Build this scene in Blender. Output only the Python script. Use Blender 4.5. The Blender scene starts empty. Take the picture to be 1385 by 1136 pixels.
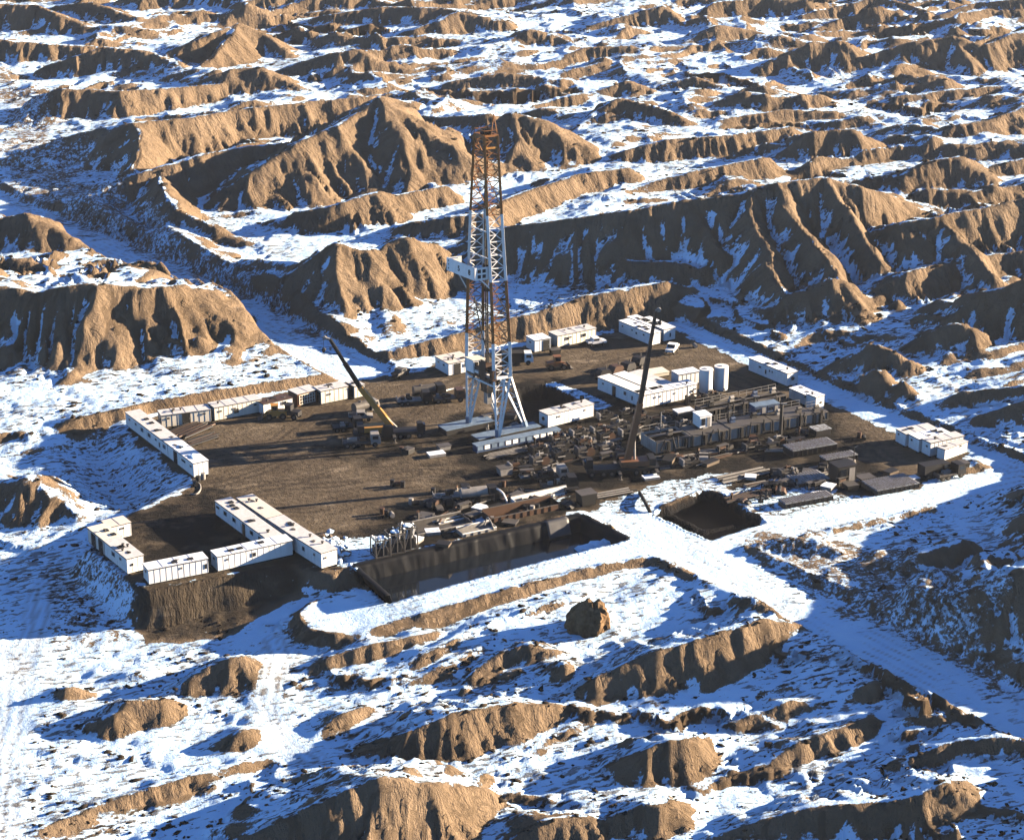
import bpy, bmesh, math, random
import numpy as np
from mathutils import Vector, Matrix

# ------------------------------------------------------------------ camera, sky, sun, exposure
scene = bpy.context.scene
COL = scene.collection
CAM_H, PITCH, FPX, PW, PH = 131.0, math.radians(20.5), 2800.0, 1385.0, 1136.0
cam_data = bpy.data.cameras.new("camera")
cam = bpy.data.objects.new("camera", cam_data)
COL.objects.link(cam)
cam.location = (0, 0, CAM_H)
cam.rotation_euler = (math.pi / 2 - PITCH, 0, 0)
cam_data.sensor_fit = 'HORIZONTAL'
cam_data.sensor_width = 36.0
cam_data.lens = 36.0 * FPX / PW
cam_data.clip_start = 1.0
cam_data.clip_end = 30000.0
scene.camera = cam

SUN_EL, SUN_AZ = math.radians(13.0), math.radians(14.5)   # azimuth from +X towards +Y
sun_dir = Vector((math.cos(SUN_EL) * math.cos(SUN_AZ), math.cos(SUN_EL) * math.sin(SUN_AZ), math.sin(SUN_EL)))
sl = bpy.data.lights.new("sun", 'SUN')
sl.energy = 5.0
sl.angle = math.radians(0.5)
sl.color = (1.0, 0.80, 0.57)
so = bpy.data.objects.new("sun", sl)
COL.objects.link(so)
so.location = (400, 60, 300)
so.rotation_euler = sun_dir.to_track_quat('Z', 'Y').to_euler()

world = bpy.data.worlds.new("World")
scene.world = world
world.use_nodes = True
wn = world.node_tree
sky = wn.nodes.new('ShaderNodeTexSky')
sky.sky_type = 'NISHITA'
sky.sun_disc = False
sky.sun_elevation = SUN_EL
sky.sun_rotation = math.pi / 2 - SUN_AZ
sky.air_density = 0.45
sky.dust_density = 0.0
sky.ozone_density = 3.0
bg = wn.nodes['Background']
bg.inputs['Strength'].default_value = 0.05
wn.links.new(sky.outputs[0], bg.inputs[0])

scene.view_settings.view_transform = 'Standard'
scene.view_settings.look = 'None'
scene.view_settings.exposure = 2.6
scene.view_settings.gamma = 1.0
scene.cycles.max_bounces = 4
scene.cycles.diffuse_bounces = 0
scene.cycles.glossy_bounces = 2
scene.cycles.volume_bounces = 0

# ------------------------------------------------------------------ pixel <-> world helpers
SP, CP = math.sin(PITCH), math.cos(PITCH)

def ray(px, py):
    u = (px - PW / 2) / FPX
    v = (py - PH / 2) / FPX
    return u, CP - v * SP, -SP - v * CP          # world direction x, y, z

def at(px, py, z=0.0):
    """point of the photograph's pixel on the level z"""
    dx, dy, dz = ray(px, py)
    t = (z - CAM_H) / dz
    return np.array((dx * t, dy * t, z))

def at_y(px, py, Y):
    dx, dy, dz = ray(px, py)
    t = Y / dy
    return np.array((dx * t, Y, CAM_H + dz * t))

def to_px(x, y, z):
    zc = y * CP - (z - CAM_H) * SP
    yc = y * SP + (z - CAM_H) * CP
    return PW / 2 + FPX * x / zc, PH / 2 - FPX * yc / zc

# ------------------------------------------------------------------ noise in numpy
def hash2(ix, iy, seed):
    h = (ix.astype(np.int64) * 374761393 + iy.astype(np.int64) * 668265263 + seed * 982451653) & 0xffffffff
    h = ((h ^ (h >> 13)) * 1274126177) & 0xffffffff
    h = (h ^ (h >> 16)) & 0xffffffff
    return h.astype(np.float32) / np.float32(4294967295.0)

def vnoise(x, y, seed=0):
    ix = np.floor(x); iy = np.floor(y)
    fx = (x - ix).astype(np.float32); fy = (y - iy).astype(np.float32)
    fx = fx * fx * fx * (fx * (fx * 6 - 15) + 10); fy = fy * fy * fy * (fy * (fy * 6 - 15) + 10)
    a = hash2(ix, iy, seed); b = hash2(ix + 1, iy, seed)
    c = hash2(ix, iy + 1, seed); d = hash2(ix + 1, iy + 1, seed)
    return (a + (b - a) * fx) * (1 - fy) + (c + (d - c) * fx) * fy      # 0..1

def fbm(x, y, seed=0, octs=4, gain=0.5, ridged=False):
    s = 0; a = 1.0; t = 0
    for o in range(octs):
        n = vnoise(x, y, seed + o * 17)
        if ridged:
            n = 1 - np.abs(2 * n - 1)
        s = s + a * n; t += a
        a *= gain
        x = x * 2.03 + 13.7; y = y * 2.03 - 7.1
    return s / t

def sstep(a, b, x):
    t = np.clip((x - a) / (b - a), 0, 1)
    return t * t * (3 - 2 * t)

def smax(a, b, k):
    h = np.clip(0.5 + 0.5 * (b - a) / k, 0, 1)
    return a + (b - a) * h + k * h * (1 - h)

# ------------------------------------------------------------------ terrain grid: fine round the site, coarse to the horizon
def axis(lo, hi, step0, step1, far_lo, far_hi):
    pts = [lo]
    while pts[-1] < hi:
        t = (pts[-1] - lo) / (hi - lo)
        pts.append(pts[-1] + step0 + (step1 - step0) * t)
    s = step1 * 2
    up = [pts[-1]]
    while up[-1] < far_hi:
        up.append(up[-1] + s); s *= 1.25
    s = step0 * 2
    dn = [pts[0]]
    while dn[-1] > far_lo:
        dn.append(dn[-1] - s); s *= 1.25
    return np.array(dn[:0:-1] + pts + up[1:])

gx = np.concatenate([axis(-245, 0, 0.56, 0.5, -4000, 0)[:-14], [0.0]])
gx = axis(-235, 235, 0.5, 0.5, -4000, 4000)
gy = axis(185, 960, 0.42, 1.35, -600, 5200)
X, Y = np.meshgrid(gx, gy)
X = X.astype(np.float32); Y = Y.astype(np.float32)

# smooth base level through control points (pixel, level)
BASE = [(0, 800, -5), (150, 860, -5), (300, 865, -4.6), (450, 860, -3.6), (600, 850, -2.6), (750, 825, -1.6), (860, 775, -.6),
        (1000, 860, -1.5), (1200, 900, -2), (1385, 985, -2.6), (0, 950, -6), (300, 1000, -6), (700, 1000, -5), (1000, 1000, -4.5),
        (1385, 1100, -5), (0, 1136, -7), (700, 1136, -7), (960, 745, 0), (1150, 848, -1), (1385, 968, -2),
        (1100, 740, -.3), (1385, 700, 0), (1385, 610, 1), (1200, 570, .6), (0, 620, -2), (40, 560, .3), (0, 730, -4), (100, 690, -2),
        (0, 270, -2), (200, 350, -1.0), (330, 425, -.4), (470, 500, 0), (200, 510, .8), (700, 400, 1.2), (1000, 400, 1.5), (1385, 430, 4),
        (700, 200, 4), (0, 150, -2), (1385, 150, 5), (0, 0, 3), (700, 0, 4), (1385, 0, 6), (300, 650, 0), (700, 600, 0), (1000, 560, 0),
        (600, 720, 0), (850, 470, .2), (-300, 500, 0), (-300, 900, -5), (1700, 900, 0), (1700, 600, 4), (700, 1400, -8)]
bp = np.array([at(*b) for b in BASE])
bq = bp[:, :2] / 100.0
def rbf(r):
    return np.sqrt(r * r + 0.02)
M = rbf(np.linalg.norm(bq[:, None] - bq[None], axis=2))
w = np.linalg.solve(M + 1e-6 * np.eye(len(M)), bp[:, 2] - 0)
Z = np.zeros_like(X)
for k in range(len(w)):
    Z += w[k] * rbf(np.hypot(X / 100 - bq[k, 0], Y / 100 - bq[k, 1])).astype(np.float32)
far = np.maximum(sstep(260, 900, np.abs(X)), np.maximum(sstep(850, 1400, Y), sstep(200, 60, Y)))
Z = np.clip(Z, -9, 7) * (1 - far)
BASEZ = Z.copy()
PXg, PYg = to_px(X, Y, Z)                       # where each ground point lies in the photograph

# ------------------------------------------------------------------ masks
def poly_dist(pts):
    """signed distance (inside positive) to a world polygon, on the grid"""
    P = np.array(pts)[:, :2]
    d = np.full(X.shape, 1e9, np.float32); inside = np.zeros(X.shape, bool)
    pad = 40
    iy0, iy1 = np.searchsorted(gy, [P[:, 1].min() - pad, P[:, 1].max() + pad])
    ix0, ix1 = np.searchsorted(gx, [P[:, 0].min() - pad, P[:, 0].max() + pad])
    xs = X[iy0:iy1, ix0:ix1]; ys = Y[iy0:iy1, ix0:ix1]
    dd = np.full(xs.shape, 1e9, np.float32); ins = np.zeros(xs.shape, bool)
    n = len(P)
    for i in range(n):
        a = P[i]; b = P[(i + 1) % n]
        e = b - a; L = e @ e + 1e-9
        t = np.clip(((xs - a[0]) * e[0] + (ys - a[1]) * e[1]) / L, 0, 1)
        dd = np.minimum(dd, np.hypot(xs - a[0] - t * e[0], ys - a[1] - t * e[1]))
        c = ((a[1] > ys) != (b[1] > ys)) & (xs < (b[0] - a[0]) * (ys - a[1]) / (b[1] - a[1] + 1e-12) + a[0])
        ins ^= c
    d[iy0:iy1, ix0:ix1] = np.where(ins, dd, -dd)
    d[d > 1e8] = -99
    return np.where(d < -98, -99, d)

def line_dist(pts):
    """distance to a world polyline, on the grid, with the level along it"""
    P = np.array(pts)
    d = np.full(X.shape, 99, np.float32); lev = np.zeros(X.shape, np.float32); side = np.zeros(X.shape, np.float32)
    pad = 40
    iy0, iy1 = np.searchsorted(gy, [P[:, 1].min() - pad, P[:, 1].max() + pad])
    ix0, ix1 = np.searchsorted(gx, [P[:, 0].min() - pad, P[:, 0].max() + pad])
    xs = X[iy0:iy1, ix0:ix1]; ys = Y[iy0:iy1, ix0:ix1]
    dd = np.full(xs.shape, 99, np.float32); ll = np.zeros(xs.shape, np.float32); ss = np.zeros(xs.shape, np.float32)
    for i in range(len(P) - 1):
        a = P[i]; e = P[i + 1] - a; L = e[:2] @ e[:2] + 1e-9
        t = np.clip(((xs - a[0]) * e[0] + (ys - a[1]) * e[1]) / L, 0, 1)
        q = np.hypot(xs - a[0] - t * e[0], ys - a[1] - t * e[1])
        m = q < dd
        dd = np.where(m, q, dd); ll = np.where(m, a[2] + t * e[2], ll)
        ss = np.where(m, ((xs - a[0]) * e[1] - (ys - a[1]) * e[0]) / math.sqrt(L), ss)
    d[iy0:iy1, ix0:ix1] = dd; lev[iy0:iy1, ix0:ix1] = ll; side[iy0:iy1, ix0:ix1] = ss
    return d, lev, side

PAD = [(120, 742), (185, 690), (262, 655), (168, 580), (205, 560), (290, 548), (440, 520), (545, 505), (640, 480), (740, 462), (830, 448),
       (915, 448), (1010, 492), (1110, 540), (1215, 585), (1318, 612), (1240, 662), (1130, 682), (1045, 700), (960, 650), (860, 690), (790, 692),
       (690, 716), (476, 764), (452, 776), (400, 762), (290, 783), (200, 800)]
padd = poly_dist([at(*p) for p in PAD])

# low rolling ground
warp = (fbm(X / 40, Y / 40, 5, 3) - .5) * 26
rx = X * 0.94 + Y * 0.34; ry = -X * 0.34 + Y * 0.94          # features drawn out towards the upper right
farw = sstep(380, 560, Y) * (1 - sstep(300, 900, np.abs(X)))
ampl = 0.9 + 2.3 * farw
hillw = np.maximum(sstep(860, 960, PXg) * sstep(600, 520, PYg) * sstep(0, 14, -padd), sstep(620, 520, PXg) * sstep(330, 270, PYg) * sstep(-60, 40, PXg - 120 - PYg * .35)) * (Y > 185) * (Y < 1000)
ampl = ampl + 1.3 * hillw
ampl = ampl * (0.25 + 0.75 * sstep(0, 26, -padd))
roll = fbm((rx + warp) / 52, (ry + warp * .8) / 24, 11, 4, .5, True)
roll2 = fbm((X + warp * 1.4) / 60 + 3, (Y - warp) / 46, 211, 5, .5, True)
mixr = sstep(.42, .58, fbm(X / 70, Y / 70, 213, 2)) * farw
roll = roll * (1 - mixr) + roll2 * mixr
Z += ampl * (roll - .62) * 3.2
Z += (fbm(rx / 9, ry / 4.2, 31, 3, .55) - .5) * (0.8 + .5 * farw) * (0.2 + .8 * sstep(0, 16, -padd))
Z += sstep(850, 1500, Y) * fbm(X / 160, Y / 90, 77, 5, .5, True) * 26

# ------------------------------------------------------------------ named ridges: (pixel x, crest y, foot y) ...
FLUTE = (X * .9 + Y * .2).astype(np.float32)
RSEED = [0]
def ridge(pts, cf=1.1, cb=1.8, fl=.28, lam=2.6, z0=None, rnd=.45, k=.8, seed=0, big=.40, tail=.35):
    lam *= .72; big *= .8
    P = []
    for (px, pc, pf, *hh) in pts:
        zz = z0
        if zz is None:
            zz = 0.0
            for _ in range(3):
                F = at(px, pf, zz)
                iy = min(max(np.searchsorted(gy, F[1]), 0), len(gy) - 1); ix = min(max(np.searchsorted(gx, F[0]), 0), len(gx) - 1)
                zz = float(BASEZ[iy, ix])
        F = at(px, pf, zz)
        if hh:
            P.append((F[0], F[1], hh[0], zz)); continue
        dx, dy, dz = ray(px, pc)
        ta = -dz / dy
        h = (CAM_H - zz - F[1] * ta) / (1 + cf * ta)
        h = max(h, 0.2)
        yc = F[1] + h * cf
        P.append((dx / dy * yc, yc, h, zz))
    P = np.array(P)
    hm = P[:, 2].max()
    pad = hm * max(cf, cb) * 1.7 + 6
    iy0, iy1 = np.searchsorted(gy, [P[:, 1].min() - pad, P[:, 1].max() + pad])
    ix0, ix1 = np.searchsorted(gx, [P[:, 0].min() - pad, P[:, 0].max() + pad])
    xs = X[iy0:iy1, ix0:ix1]; ys = Y[iy0:iy1, ix0:ix1]
    wob = (fbm(xs / 7, ys / 7, 91 + seed, 3) - .5) * min(hm * .3, 2.4)
    wob2 = (fbm(xs / 7, ys / 7, 191 + seed, 3) - .5) * min(hm * .3, 2.4)
    xw = xs + wob; yw = ys + wob2
    best = np.full(xs.shape, -1e9, np.float32); sbest = np.zeros(xs.shape, np.float32)
    s0 = 0.0
    for i in range(len(P) - 1):
        a = P[i]; e = P[i + 1] - a; L = math.hypot(e[0], e[1]) + 1e-6
        tt = ((xw - a[0]) * e[0] + (yw - a[1]) * e[1]) / (L * L)
        t = np.clip(tt, 0, 1)
        qx = xw - a[0] - t * e[0]; qy = yw - a[1] - t * e[1]
        d = np.hypot(qx, qy)
        cr = (xw - a[0]) * e[1] - (yw - a[1]) * e[0]          # >0: right of travel (viewer side)
        cross = np.clip(cr / (L * (d + .4)), -1, 1)
        mix = .5 + .5 * np.clip(cross * 2.2, -1, 1)
        c = cb + (cf - cb) * mix
        h = a[2] + t * e[2]; zz = a[3] + t * e[3]
        ang = np.arctan2(qy, qx)
        s = s0 + t * L + np.where((tt < 0) | (tt > 1), ang * 4.0, 0)
        n1 = 1 - np.abs(2 * vnoise(s / lam, d / (lam * 5), 7 + seed) - 1)
        n2 = 1 - np.abs(2 * vnoise(s / (lam * 4.6) + .15 * d / lam, d / (lam * 12), 57 + seed) - 1)
        n3 = 1 - np.abs(2 * vnoise(s / (lam * .45), d / (lam * 3), 27 + seed) - 1)
        f = 1 + 1.3 * fl * (n1 - .45) + big * 1.8 * (n2 - .5) + fl * .45 * (n3 - .5)
        de = (np.sqrt(d * d + rnd * rnd) - rnd) * f
        u = de / (c * h + 1e-4)
        prof = np.where(u < .8, 1 - u, .2 * np.exp(-(u - .8) / tail))
        v = zz + h * prof - .04 * h
        v = np.where(u > 2.2, -1e3, v)
        sbest = np.where(v > best, s, sbest); best = np.maximum(best, v)
        s0 += L
    cur = Z[iy0:iy1, ix0:ix1]
    RSEED[0] += 37
    FLUTE[iy0:iy1, ix0:ix1] = np.where(best > cur - .2, sbest + RSEED[0], FLUTE[iy0:iy1, ix0:ix1])
    Z[iy0:iy1, ix0:ix1] = np.where(best < cur - k, cur, smax(cur, best, k))
R = ridge
# --- far field, from the top of the picture down
R([(-60, 8, 52), (0, 4, 48), (50, 5, 48), (120, 36, 50), (158, 48, 52)], 1.3, 2.2, .2, 4)
R([(80, 6, 26), (126, 2, 30), (185, 24, 34)], 1.3, 2.2, .2, 4, seed=3)
R([(66, 88, 108), (141, 62, 106), (202, 68, 104), (258, 97, 108)], 1.1, 2, .4, 3, seed=5)
R([(225, 72, 96), (283, 43, 92), (323, 30, 84), (354, 42, 80), (392, 72, 80)], 1.3, 2.0, .22, 4, seed=6)
R([(323, 30, 84), (300, 62, 95), (262, 95, 105)], 1.2, 1.4, .3, 3, seed=7)
R([(368, 96, 112), (445, 71, 112), (485, 66, 110), (505, 81, 108), (558, 94, 104)], 1.3, 2.2, .25, 3.5, seed=8)
R([(222, 124, 138), (313, 92, 136), (354, 90, 132), (408, 119, 130)], 1.3, 2.4, .25, 3.5, seed=9)
R([(40, 152, 172), (81, 118, 168), (167, 122, 165), (243, 117, 150), (330, 108, 130)], 1.2, 2.4, .3, 3, seed=10)
R([(-40, 60, 90), (0, 52, 88), (66, 58, 85), (130, 62, 80)], 1.3, 2.2, .3, 4, seed=12)
R([(440, 20, 35), (520, 8, 34), (600, 10, 36), (680, 24, 40)], 1.3, 2.4, .25, 4, seed=13)
R([(560, 40, 52), (620, 14, 46), (680, 26, 44)], 1.3, 2.2, .25, 4, seed=14)
R([(190, -14, 14), (260, -22, 10), (330, -8, 14)], 1.3, 2.2, .25, 4, seed=15)
R([(330, 2, 18), (400, -16, 14), (470, -4, 14)], 1.3, 2.2, .25, 4, seed=16)
R([(685, 58, 68), (715, 38, 66), (750, 46, 64), (785, 62, 66)], 1.3, 2, .25, 3.5, seed=17)
R([(741, 84, 92), (791, 63, 86), (852, 61, 84), (890, 72, 82)], 1.3, 2.4, .25, 3.5, seed=18)
R([(795, 36, 44), (850, 18, 40), (897, 6, 38), (915, 26, 38)], 1.3, 2.4, .25, 4, seed=19)
R([(922, 58, 68), (973, 33, 66), (1008, 38, 62), (1056, 52, 62)], 1.3, 2.2, .25, 4, seed=20)
R([(928, 24, 32), (968, 2, 30), (1030, -4, 26), (1092, 0, 26)], 1.3, 2.2, .25, 4, seed=21)
R([(1085, 20, 28), (1190, -6, 22), (1268, 18, 28)], 1.2, 2.2, .25, 4, seed=22)
R([(1270, 20, 34), (1320, 2, 30), (1420, -6, 30)], 1.2, 2.2, .25, 4, seed=23)
R([(1025, 92, 103), (1099, 58, 102), (1138, 53, 101), (1178, 98, 102)], 1.3, 2.0, .22, 3.5, seed=24)
R([(1150, 82, 102), (1231, 56, 101), (1291, 47, 100), (1330, 60, 99), (1385, 38, 92), (1460, 20, 84)], 1.3, 2.0, .25, 3.5, seed=25)
R([(1291, 47, 100), (1320, 85, 103)], 1.2, 1.4, .2, 4, seed=26)
R([(781, 131, 136), (852, 108, 132), (880, 119, 130)], 1.2, 2.2, .3, 3, seed=27)
R([(887, 116, 127), (938, 103, 126), (995, 121, 127)], 1.2, 2.2, .3, 3, seed=28)
R([(801, 152, 172), (837, 131, 170), (902, 147, 172), (925, 160, 172)], 1.1, 2.0, .35, 3, seed=29)
R([(610, 110, 122), (680, 98, 120), (760, 106, 118)], 1.2, 2.4, .3, 3, seed=30)
R([(1215, 130, 140), (1290, 120, 136), (1400, 112, 130)], 1.2, 2.4, .3, 3, seed=31)
R([(980, 160, 170), (1060, 148, 164), (1130, 150, 162)], 1.2, 2.6, .3, 3, seed=32)
# --- left middle: the big ridge system
R([(40, 200, 236), (110, 178, 236), (177, 163, 240), (250, 158, 225), (330, 145, 205), (420, 136, 190), (512, 127, 175)], 1.25, 2.6, .32, 3.2, seed=33, big=.3)
R([(177, 163, 240), (192, 196, 248), (180, 225, 260)], 1.1, 1.3, .3, 3, seed=34)
R([(115, 262, 300), (190, 232, 296), (265, 208, 285), (330, 196, 270), (392, 190, 262)], 1.2, 2.4, .32, 3, seed=35, big=.3)
R([(285, 270, 300), (340, 230, 300), (400, 192, 292), (450, 168, 280), (487, 148, 268), (512, 127, 262), (545, 150, 262), (570, 168, 262), (610, 195, 258), (645, 228, 250)], 1.25, 1.9, .34, 3.2, seed=36, big=.16)
R([(512, 127, 262), (540, 175, 268), (556, 215, 270), (545, 262, 276)], 1.25, 1.25, .3, 3, seed=37)
R([(214, 236, 300), (222, 252, 318), (240, 282, 338), (288, 305, 344), (335, 330, 338)], 1.15, 1.5, .3, 3, seed=38)
R([(349, 302, 314), (420, 282, 326), (470, 270, 322), (511, 257, 312), (535, 263, 300), (600, 250, 282)], 1.2, 2.2, .34, 2.8, seed=39)
R([(120, 262, 300), (150, 285, 318), (215, 320, 345), (290, 352, 372), (340, 378, 395)], 1.3, 2.2, .3, 3, seed=40)
R([(418, 362, 436), (430, 345, 440), (457, 324, 442), (485, 334, 440), (512, 333, 430), (546, 315, 426), (586, 330, 408), (614, 356, 396), (640, 372, 388)], 1.15, 1.8, .3, 2.6, seed=41, big=.2)
R([(457, 324, 442), (462, 372, 446), (470, 412, 450)], 1.1, 1.1, .2, 3, seed=42)
R([(330, 350, 395), (390, 352, 420), (430, 360, 436)], 1.5, 2.4, .3, 3, seed=43)
R([(645, 192, 232), (668, 168, 234), (692, 150, 234), (735, 158, 232), (768, 186, 228), (806, 214, 222)], 1.25, 1.9, .3, 3, seed=44)
R([(692, 150, 234), (700, 190, 236)], 1.2, 1.2, .3, 3, seed=45)
R([(545, 152, 170), (600, 158, 182), (660, 152, 190)], 1.2, 2.2, .3, 3, seed=46)
R([(560, 300, 330), (610, 290, 330), (650, 286, 326), (700, 262, 300), (780, 236, 270), (850, 226, 256)], 1.3, 2.6, .3, 3, seed=47)
# --- right middle: cliff behind the pad and the spurs that run down from it
R([(655, 318, 372), (690, 303, 382), (776, 292, 392), (850, 280, 398), (927, 267, 398), (1013, 258, 398), (1049, 243, 398), (1115, 234, 388), (1190, 255, 372), (1230, 290, 350)], 1.05, 2.6, .3, 3, seed=48, big=.25)
R([(927, 267, 395), (950, 300, 400), (972, 338, 405)], 1.0, 1.1, .3, 2.6, seed=49)
R([(1013, 258, 398), (1022, 300, 410), (1040, 350, 425), (1065, 405, 450)], 1.0, 1.15, .35, 2.6, seed=50)
R([(1049, 243, 398), (1082, 300, 410), (1120, 345, 425), (1145, 388, 440), (1168, 424, 452)], 1.0, 1.1, .35, 2.6, seed=51)
R([(1115, 234, 388), (1150, 290, 400), (1185, 345, 410)], 1.0, 1.1, .35, 2.6, seed=52)
R([(1060, 408, 450), (1089, 392, 452), (1131, 374, 450), (1172, 424, 446)], 1.05, 2.0, .42, 2.0, seed=53)
R([(800, 362, 398), (850, 350, 404), (905, 352, 408), (965, 362, 408)], 1.3, 2.2, .25, 3, seed=54)
R([(1185, 305, 380), (1215, 299, 396), (1272, 288, 392), (1330, 278, 380), (1400, 262, 370), (1480, 250, 360)], 1.0, 2.3, .42, 2.4, seed=55)
R([(1272, 288, 392), (1305, 325, 400), (1345, 372, 410)], 1.0, 1.1, .4, 2.4, seed=56)
R([(1185, 388, 420), (1225, 366, 418), (1285, 352, 400), (1355, 342, 384), (1440, 330, 380)], 1.0, 2.2, .42, 2.4, seed=57)
R([(1245, 458, 488), (1270, 445, 488), (1294, 434, 488), (1316, 445, 488), (1330, 486, 492)], 1.0, 1.8, .4, 2.2, seed=58)
R([(1300, 415, 462), (1334, 391, 465), (1385, 374, 470), (1460, 360, 470)], 1.0, 2.0, .4, 2.4, seed=59)
R([(1145, 482, 510), (1187, 465, 515), (1232, 488, 512)], 1.0, 1.8, .35, 2.2, seed=60)
R([(1170, 520, 540), (1190, 500, 541), (1210, 524, 540)], .9, 1.5, .3, 2, seed=61)
R([(1203, 538, 546), (1222, 514, 548), (1246, 536, 546)], .9, 1.5, .3, 2, seed=62)
R([(1265, 545, 556), (1310, 528, 556), (1385, 520, 560)], 1.1, 2, .3, 2.4, seed=63)
R([(1330, 560, 578), (1385, 540, 580), (1450, 530, 580)], 1.1, 2, .3, 2.4, seed=163)
R([(840, 205, 222), (902, 187, 219), (998, 181, 212), (1068, 170, 204)], 1.1, 2.6, .42, 2.6, seed=64)
R([(1062, 200, 220), (1089, 178, 222), (1150, 173, 220), (1175, 198, 216)], 1.05, 2.2, .35, 2.6, seed=65)
R([(1212, 238, 262), (1256, 216, 260), (1301, 211, 258), (1355, 248, 256)], 1.2, 2.2, .3, 3, seed=66)
R([(1250, 194, 208), (1291, 167, 206), (1342, 161, 202), (1400, 138, 192)], 1.25, 2.2, .3, 3, seed=67)
R([(860, 252, 262), (940, 230, 256), (1030, 212, 244)], 1.2, 2.6, .3, 3, seed=68)
R([(1330, 225, 240), (1400, 210, 236)], 1.2, 2.2, .3, 3, seed=69)
R([(745, 240, 262), (800, 225, 260), (860, 240, 256)], 1.2, 2.4, .3, 3, seed=70)
# --- left: the fluted bluff beside the road, hills upstream of it
R([(-130, 382, 505), (-60, 380, 503), (0, 383, 502), (45, 392, 503), (82, 384, 504), (127, 380, 504), (190, 387, 498), (234, 384, 492), (258, 405, 487), (292, 424, 483), (318, 438, 480), (354, 472, 476)], .85, 4.2, .5, 2.5, seed=71, big=.05)
R([(225, 300, 345), (300, 352, 398), (370, 392, 436), (425, 426, 470), (470, 462, 494)], 2.0, 3.4, .4, 3, seed=171, big=.6)
R([(127, 380, 504), (122, 430, 506)], .8, .8, .2, 3, seed=72)
R([(-80, 285, 362), (0, 293, 364), (32, 284, 366), (56, 298, 366), (98, 321, 362), (140, 344, 358)], 1.1, 2.2, .36, 2.6, seed=73)
R([(-60, 640, 715), (0, 648, 722), (38, 640, 722), (75, 672, 716), (108, 692, 712)], 1.5, 2.0, .3, 3, seed=74)
R([(100, 566, 578), (180, 549, 566), (250, 534, 552), (340, 520, 536), (440, 507, 521)], .9, 6.0, .3, 2.0, seed=75, k=.5, z0=.1)
R([(488, 492, 500), (520, 474, 494), (575, 460, 486), (622, 450, 478), (690, 428, 462), (750, 412, 454), (800, 398, 447), (850, 388, 440), (900, 380, 432)], 1.0, 3.2, .36, 1.9, seed=76, k=.6)
R([(436, 455, 480), (462, 462, 492), (490, 486, 502)], 1.3, 2.0, .3, 3, seed=77)
# --- foreground
R([(315, 1140, 1180), (390, 1100, 1190), (455, 1071, 1192), (515, 1046, 1188), (575, 1055, 1160), (632, 1062, 1118), (678, 1068, 1086)], 1.0, 2.4, .2, 1.6, seed=78, big=.14)
R([(498, 1022, 1036), (556, 987, 1042), (606, 962, 1034), (690, 948, 1002), (748, 952, 978)], .95, 2.6, .3, 1.5, seed=79, big=.14)
R([(40, 985, 1000), (95, 978, 1000), (160, 965, 1004), (170, 946, 1000), (217, 944, 988), (236, 962, 976)], 1.0, 2.0, .25, 1.6, seed=80)
R([(222, 944, 958), (263, 912, 952), (313, 886, 946), (345, 884, 940), (366, 892, 926)], 1.0, 2.0, .3, 1.6, seed=81)
R([(147, 916, 924), (175, 908, 926), (204, 904, 920)], .9, 2.0, .3, 1.6, seed=82)
R([(60, 950, 958), (91, 927, 958), (120, 935, 950)], .9, 1.8, .3, 1.6, seed=83)
R([(396, 914, 924), (440, 890, 918), (505, 870, 902), (583, 855, 876)], .9, 3.2, .34, 1.6, seed=84)
R([(516, 908, 917), (586, 877, 900), (637, 852, 868), (702, 826, 842), (790, 800, 812)], .9, 3.4, .34, 1.6, seed=85)
R([(572, 914, 920), (610, 892, 902), (650, 873, 886)], .9, 3.0, .34, 1.6, seed=86)
R([(286, 1010, 1020), (328, 987, 1020), (372, 976, 990)], .95, 2.4, .3, 1.6, seed=87)
R([(428, 988, 999), (465, 962, 986), (498, 954, 964)], .95, 2.6, .3, 1.6, seed=88)
R([(40, 1126, 1140), (136, 1084, 1100), (227, 1058, 1076), (322, 1032, 1046)], .95, 3.4, .3, 1.6, seed=89)
R([(0, 1085, 1100), (60, 1062, 1076), (105, 1040, 1050)], .95, 3.4, .3, 1.6, seed=90)
R([(470, 848, 864), (520, 838, 858), (570, 828, 846), (640, 812, 828), (684, 803, 814)], .9, 4.5, .3, 1.6, seed=91, k=.5)
R([(776, 938, 952), (806, 917, 954), (887, 878, 944), (968, 856, 930), (1029, 835, 906), (1086, 845, 872)], .95, 2.4, .3, 1.5, seed=92, big=.14)
R([(993, 841, 850), (1034, 800, 850), (1056, 812, 848), (1082, 838, 850)], 1.0, 1.9, .25, 1.6, seed=93)
R([(640, 905, 915), (685, 880, 902), (715, 868, 898), (753, 877, 892)], .95, 2.4, .3, 1.6, seed=94)
R([(732, 926, 932), (760, 893, 930), (780, 908, 924)], .95, 2.2, .25, 1.6, seed=95)
R([(1000, 974, 980), (1059, 949, 970), (1120, 934, 958), (1182, 920, 948)], .95, 3.0, .3, 1.6, seed=96)
R([(1010, 1044, 1048), (1084, 1002, 1030), (1172, 970, 996)], .95, 3.0, .3, 1.6, seed=97)
R([(1062, 926, 932), (1110, 898, 914), (1152, 870, 904), (1168, 882, 894)], 1.0, 2.2, .25, 1.6, seed=98)
R([(1172, 902, 922), (1215, 898, 930), (1266, 936, 964), (1334, 966, 990), (1400, 995, 1018)], 1.1, 1.6, .35, 1.4, seed=99)
R([(1240, 850, 868), (1276, 826, 882), (1305, 802, 892), (1340, 786, 898), (1385, 764, 900), (1450, 748, 900), (1540, 735, 900)], 1.05, 2.2, .36, 1.8, seed=100)
R([(1212, 772, 794), (1245, 746, 792), (1301, 729, 784), (1324, 748, 770)], 1.1, 2.2, .3, 1.6, seed=101)
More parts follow.
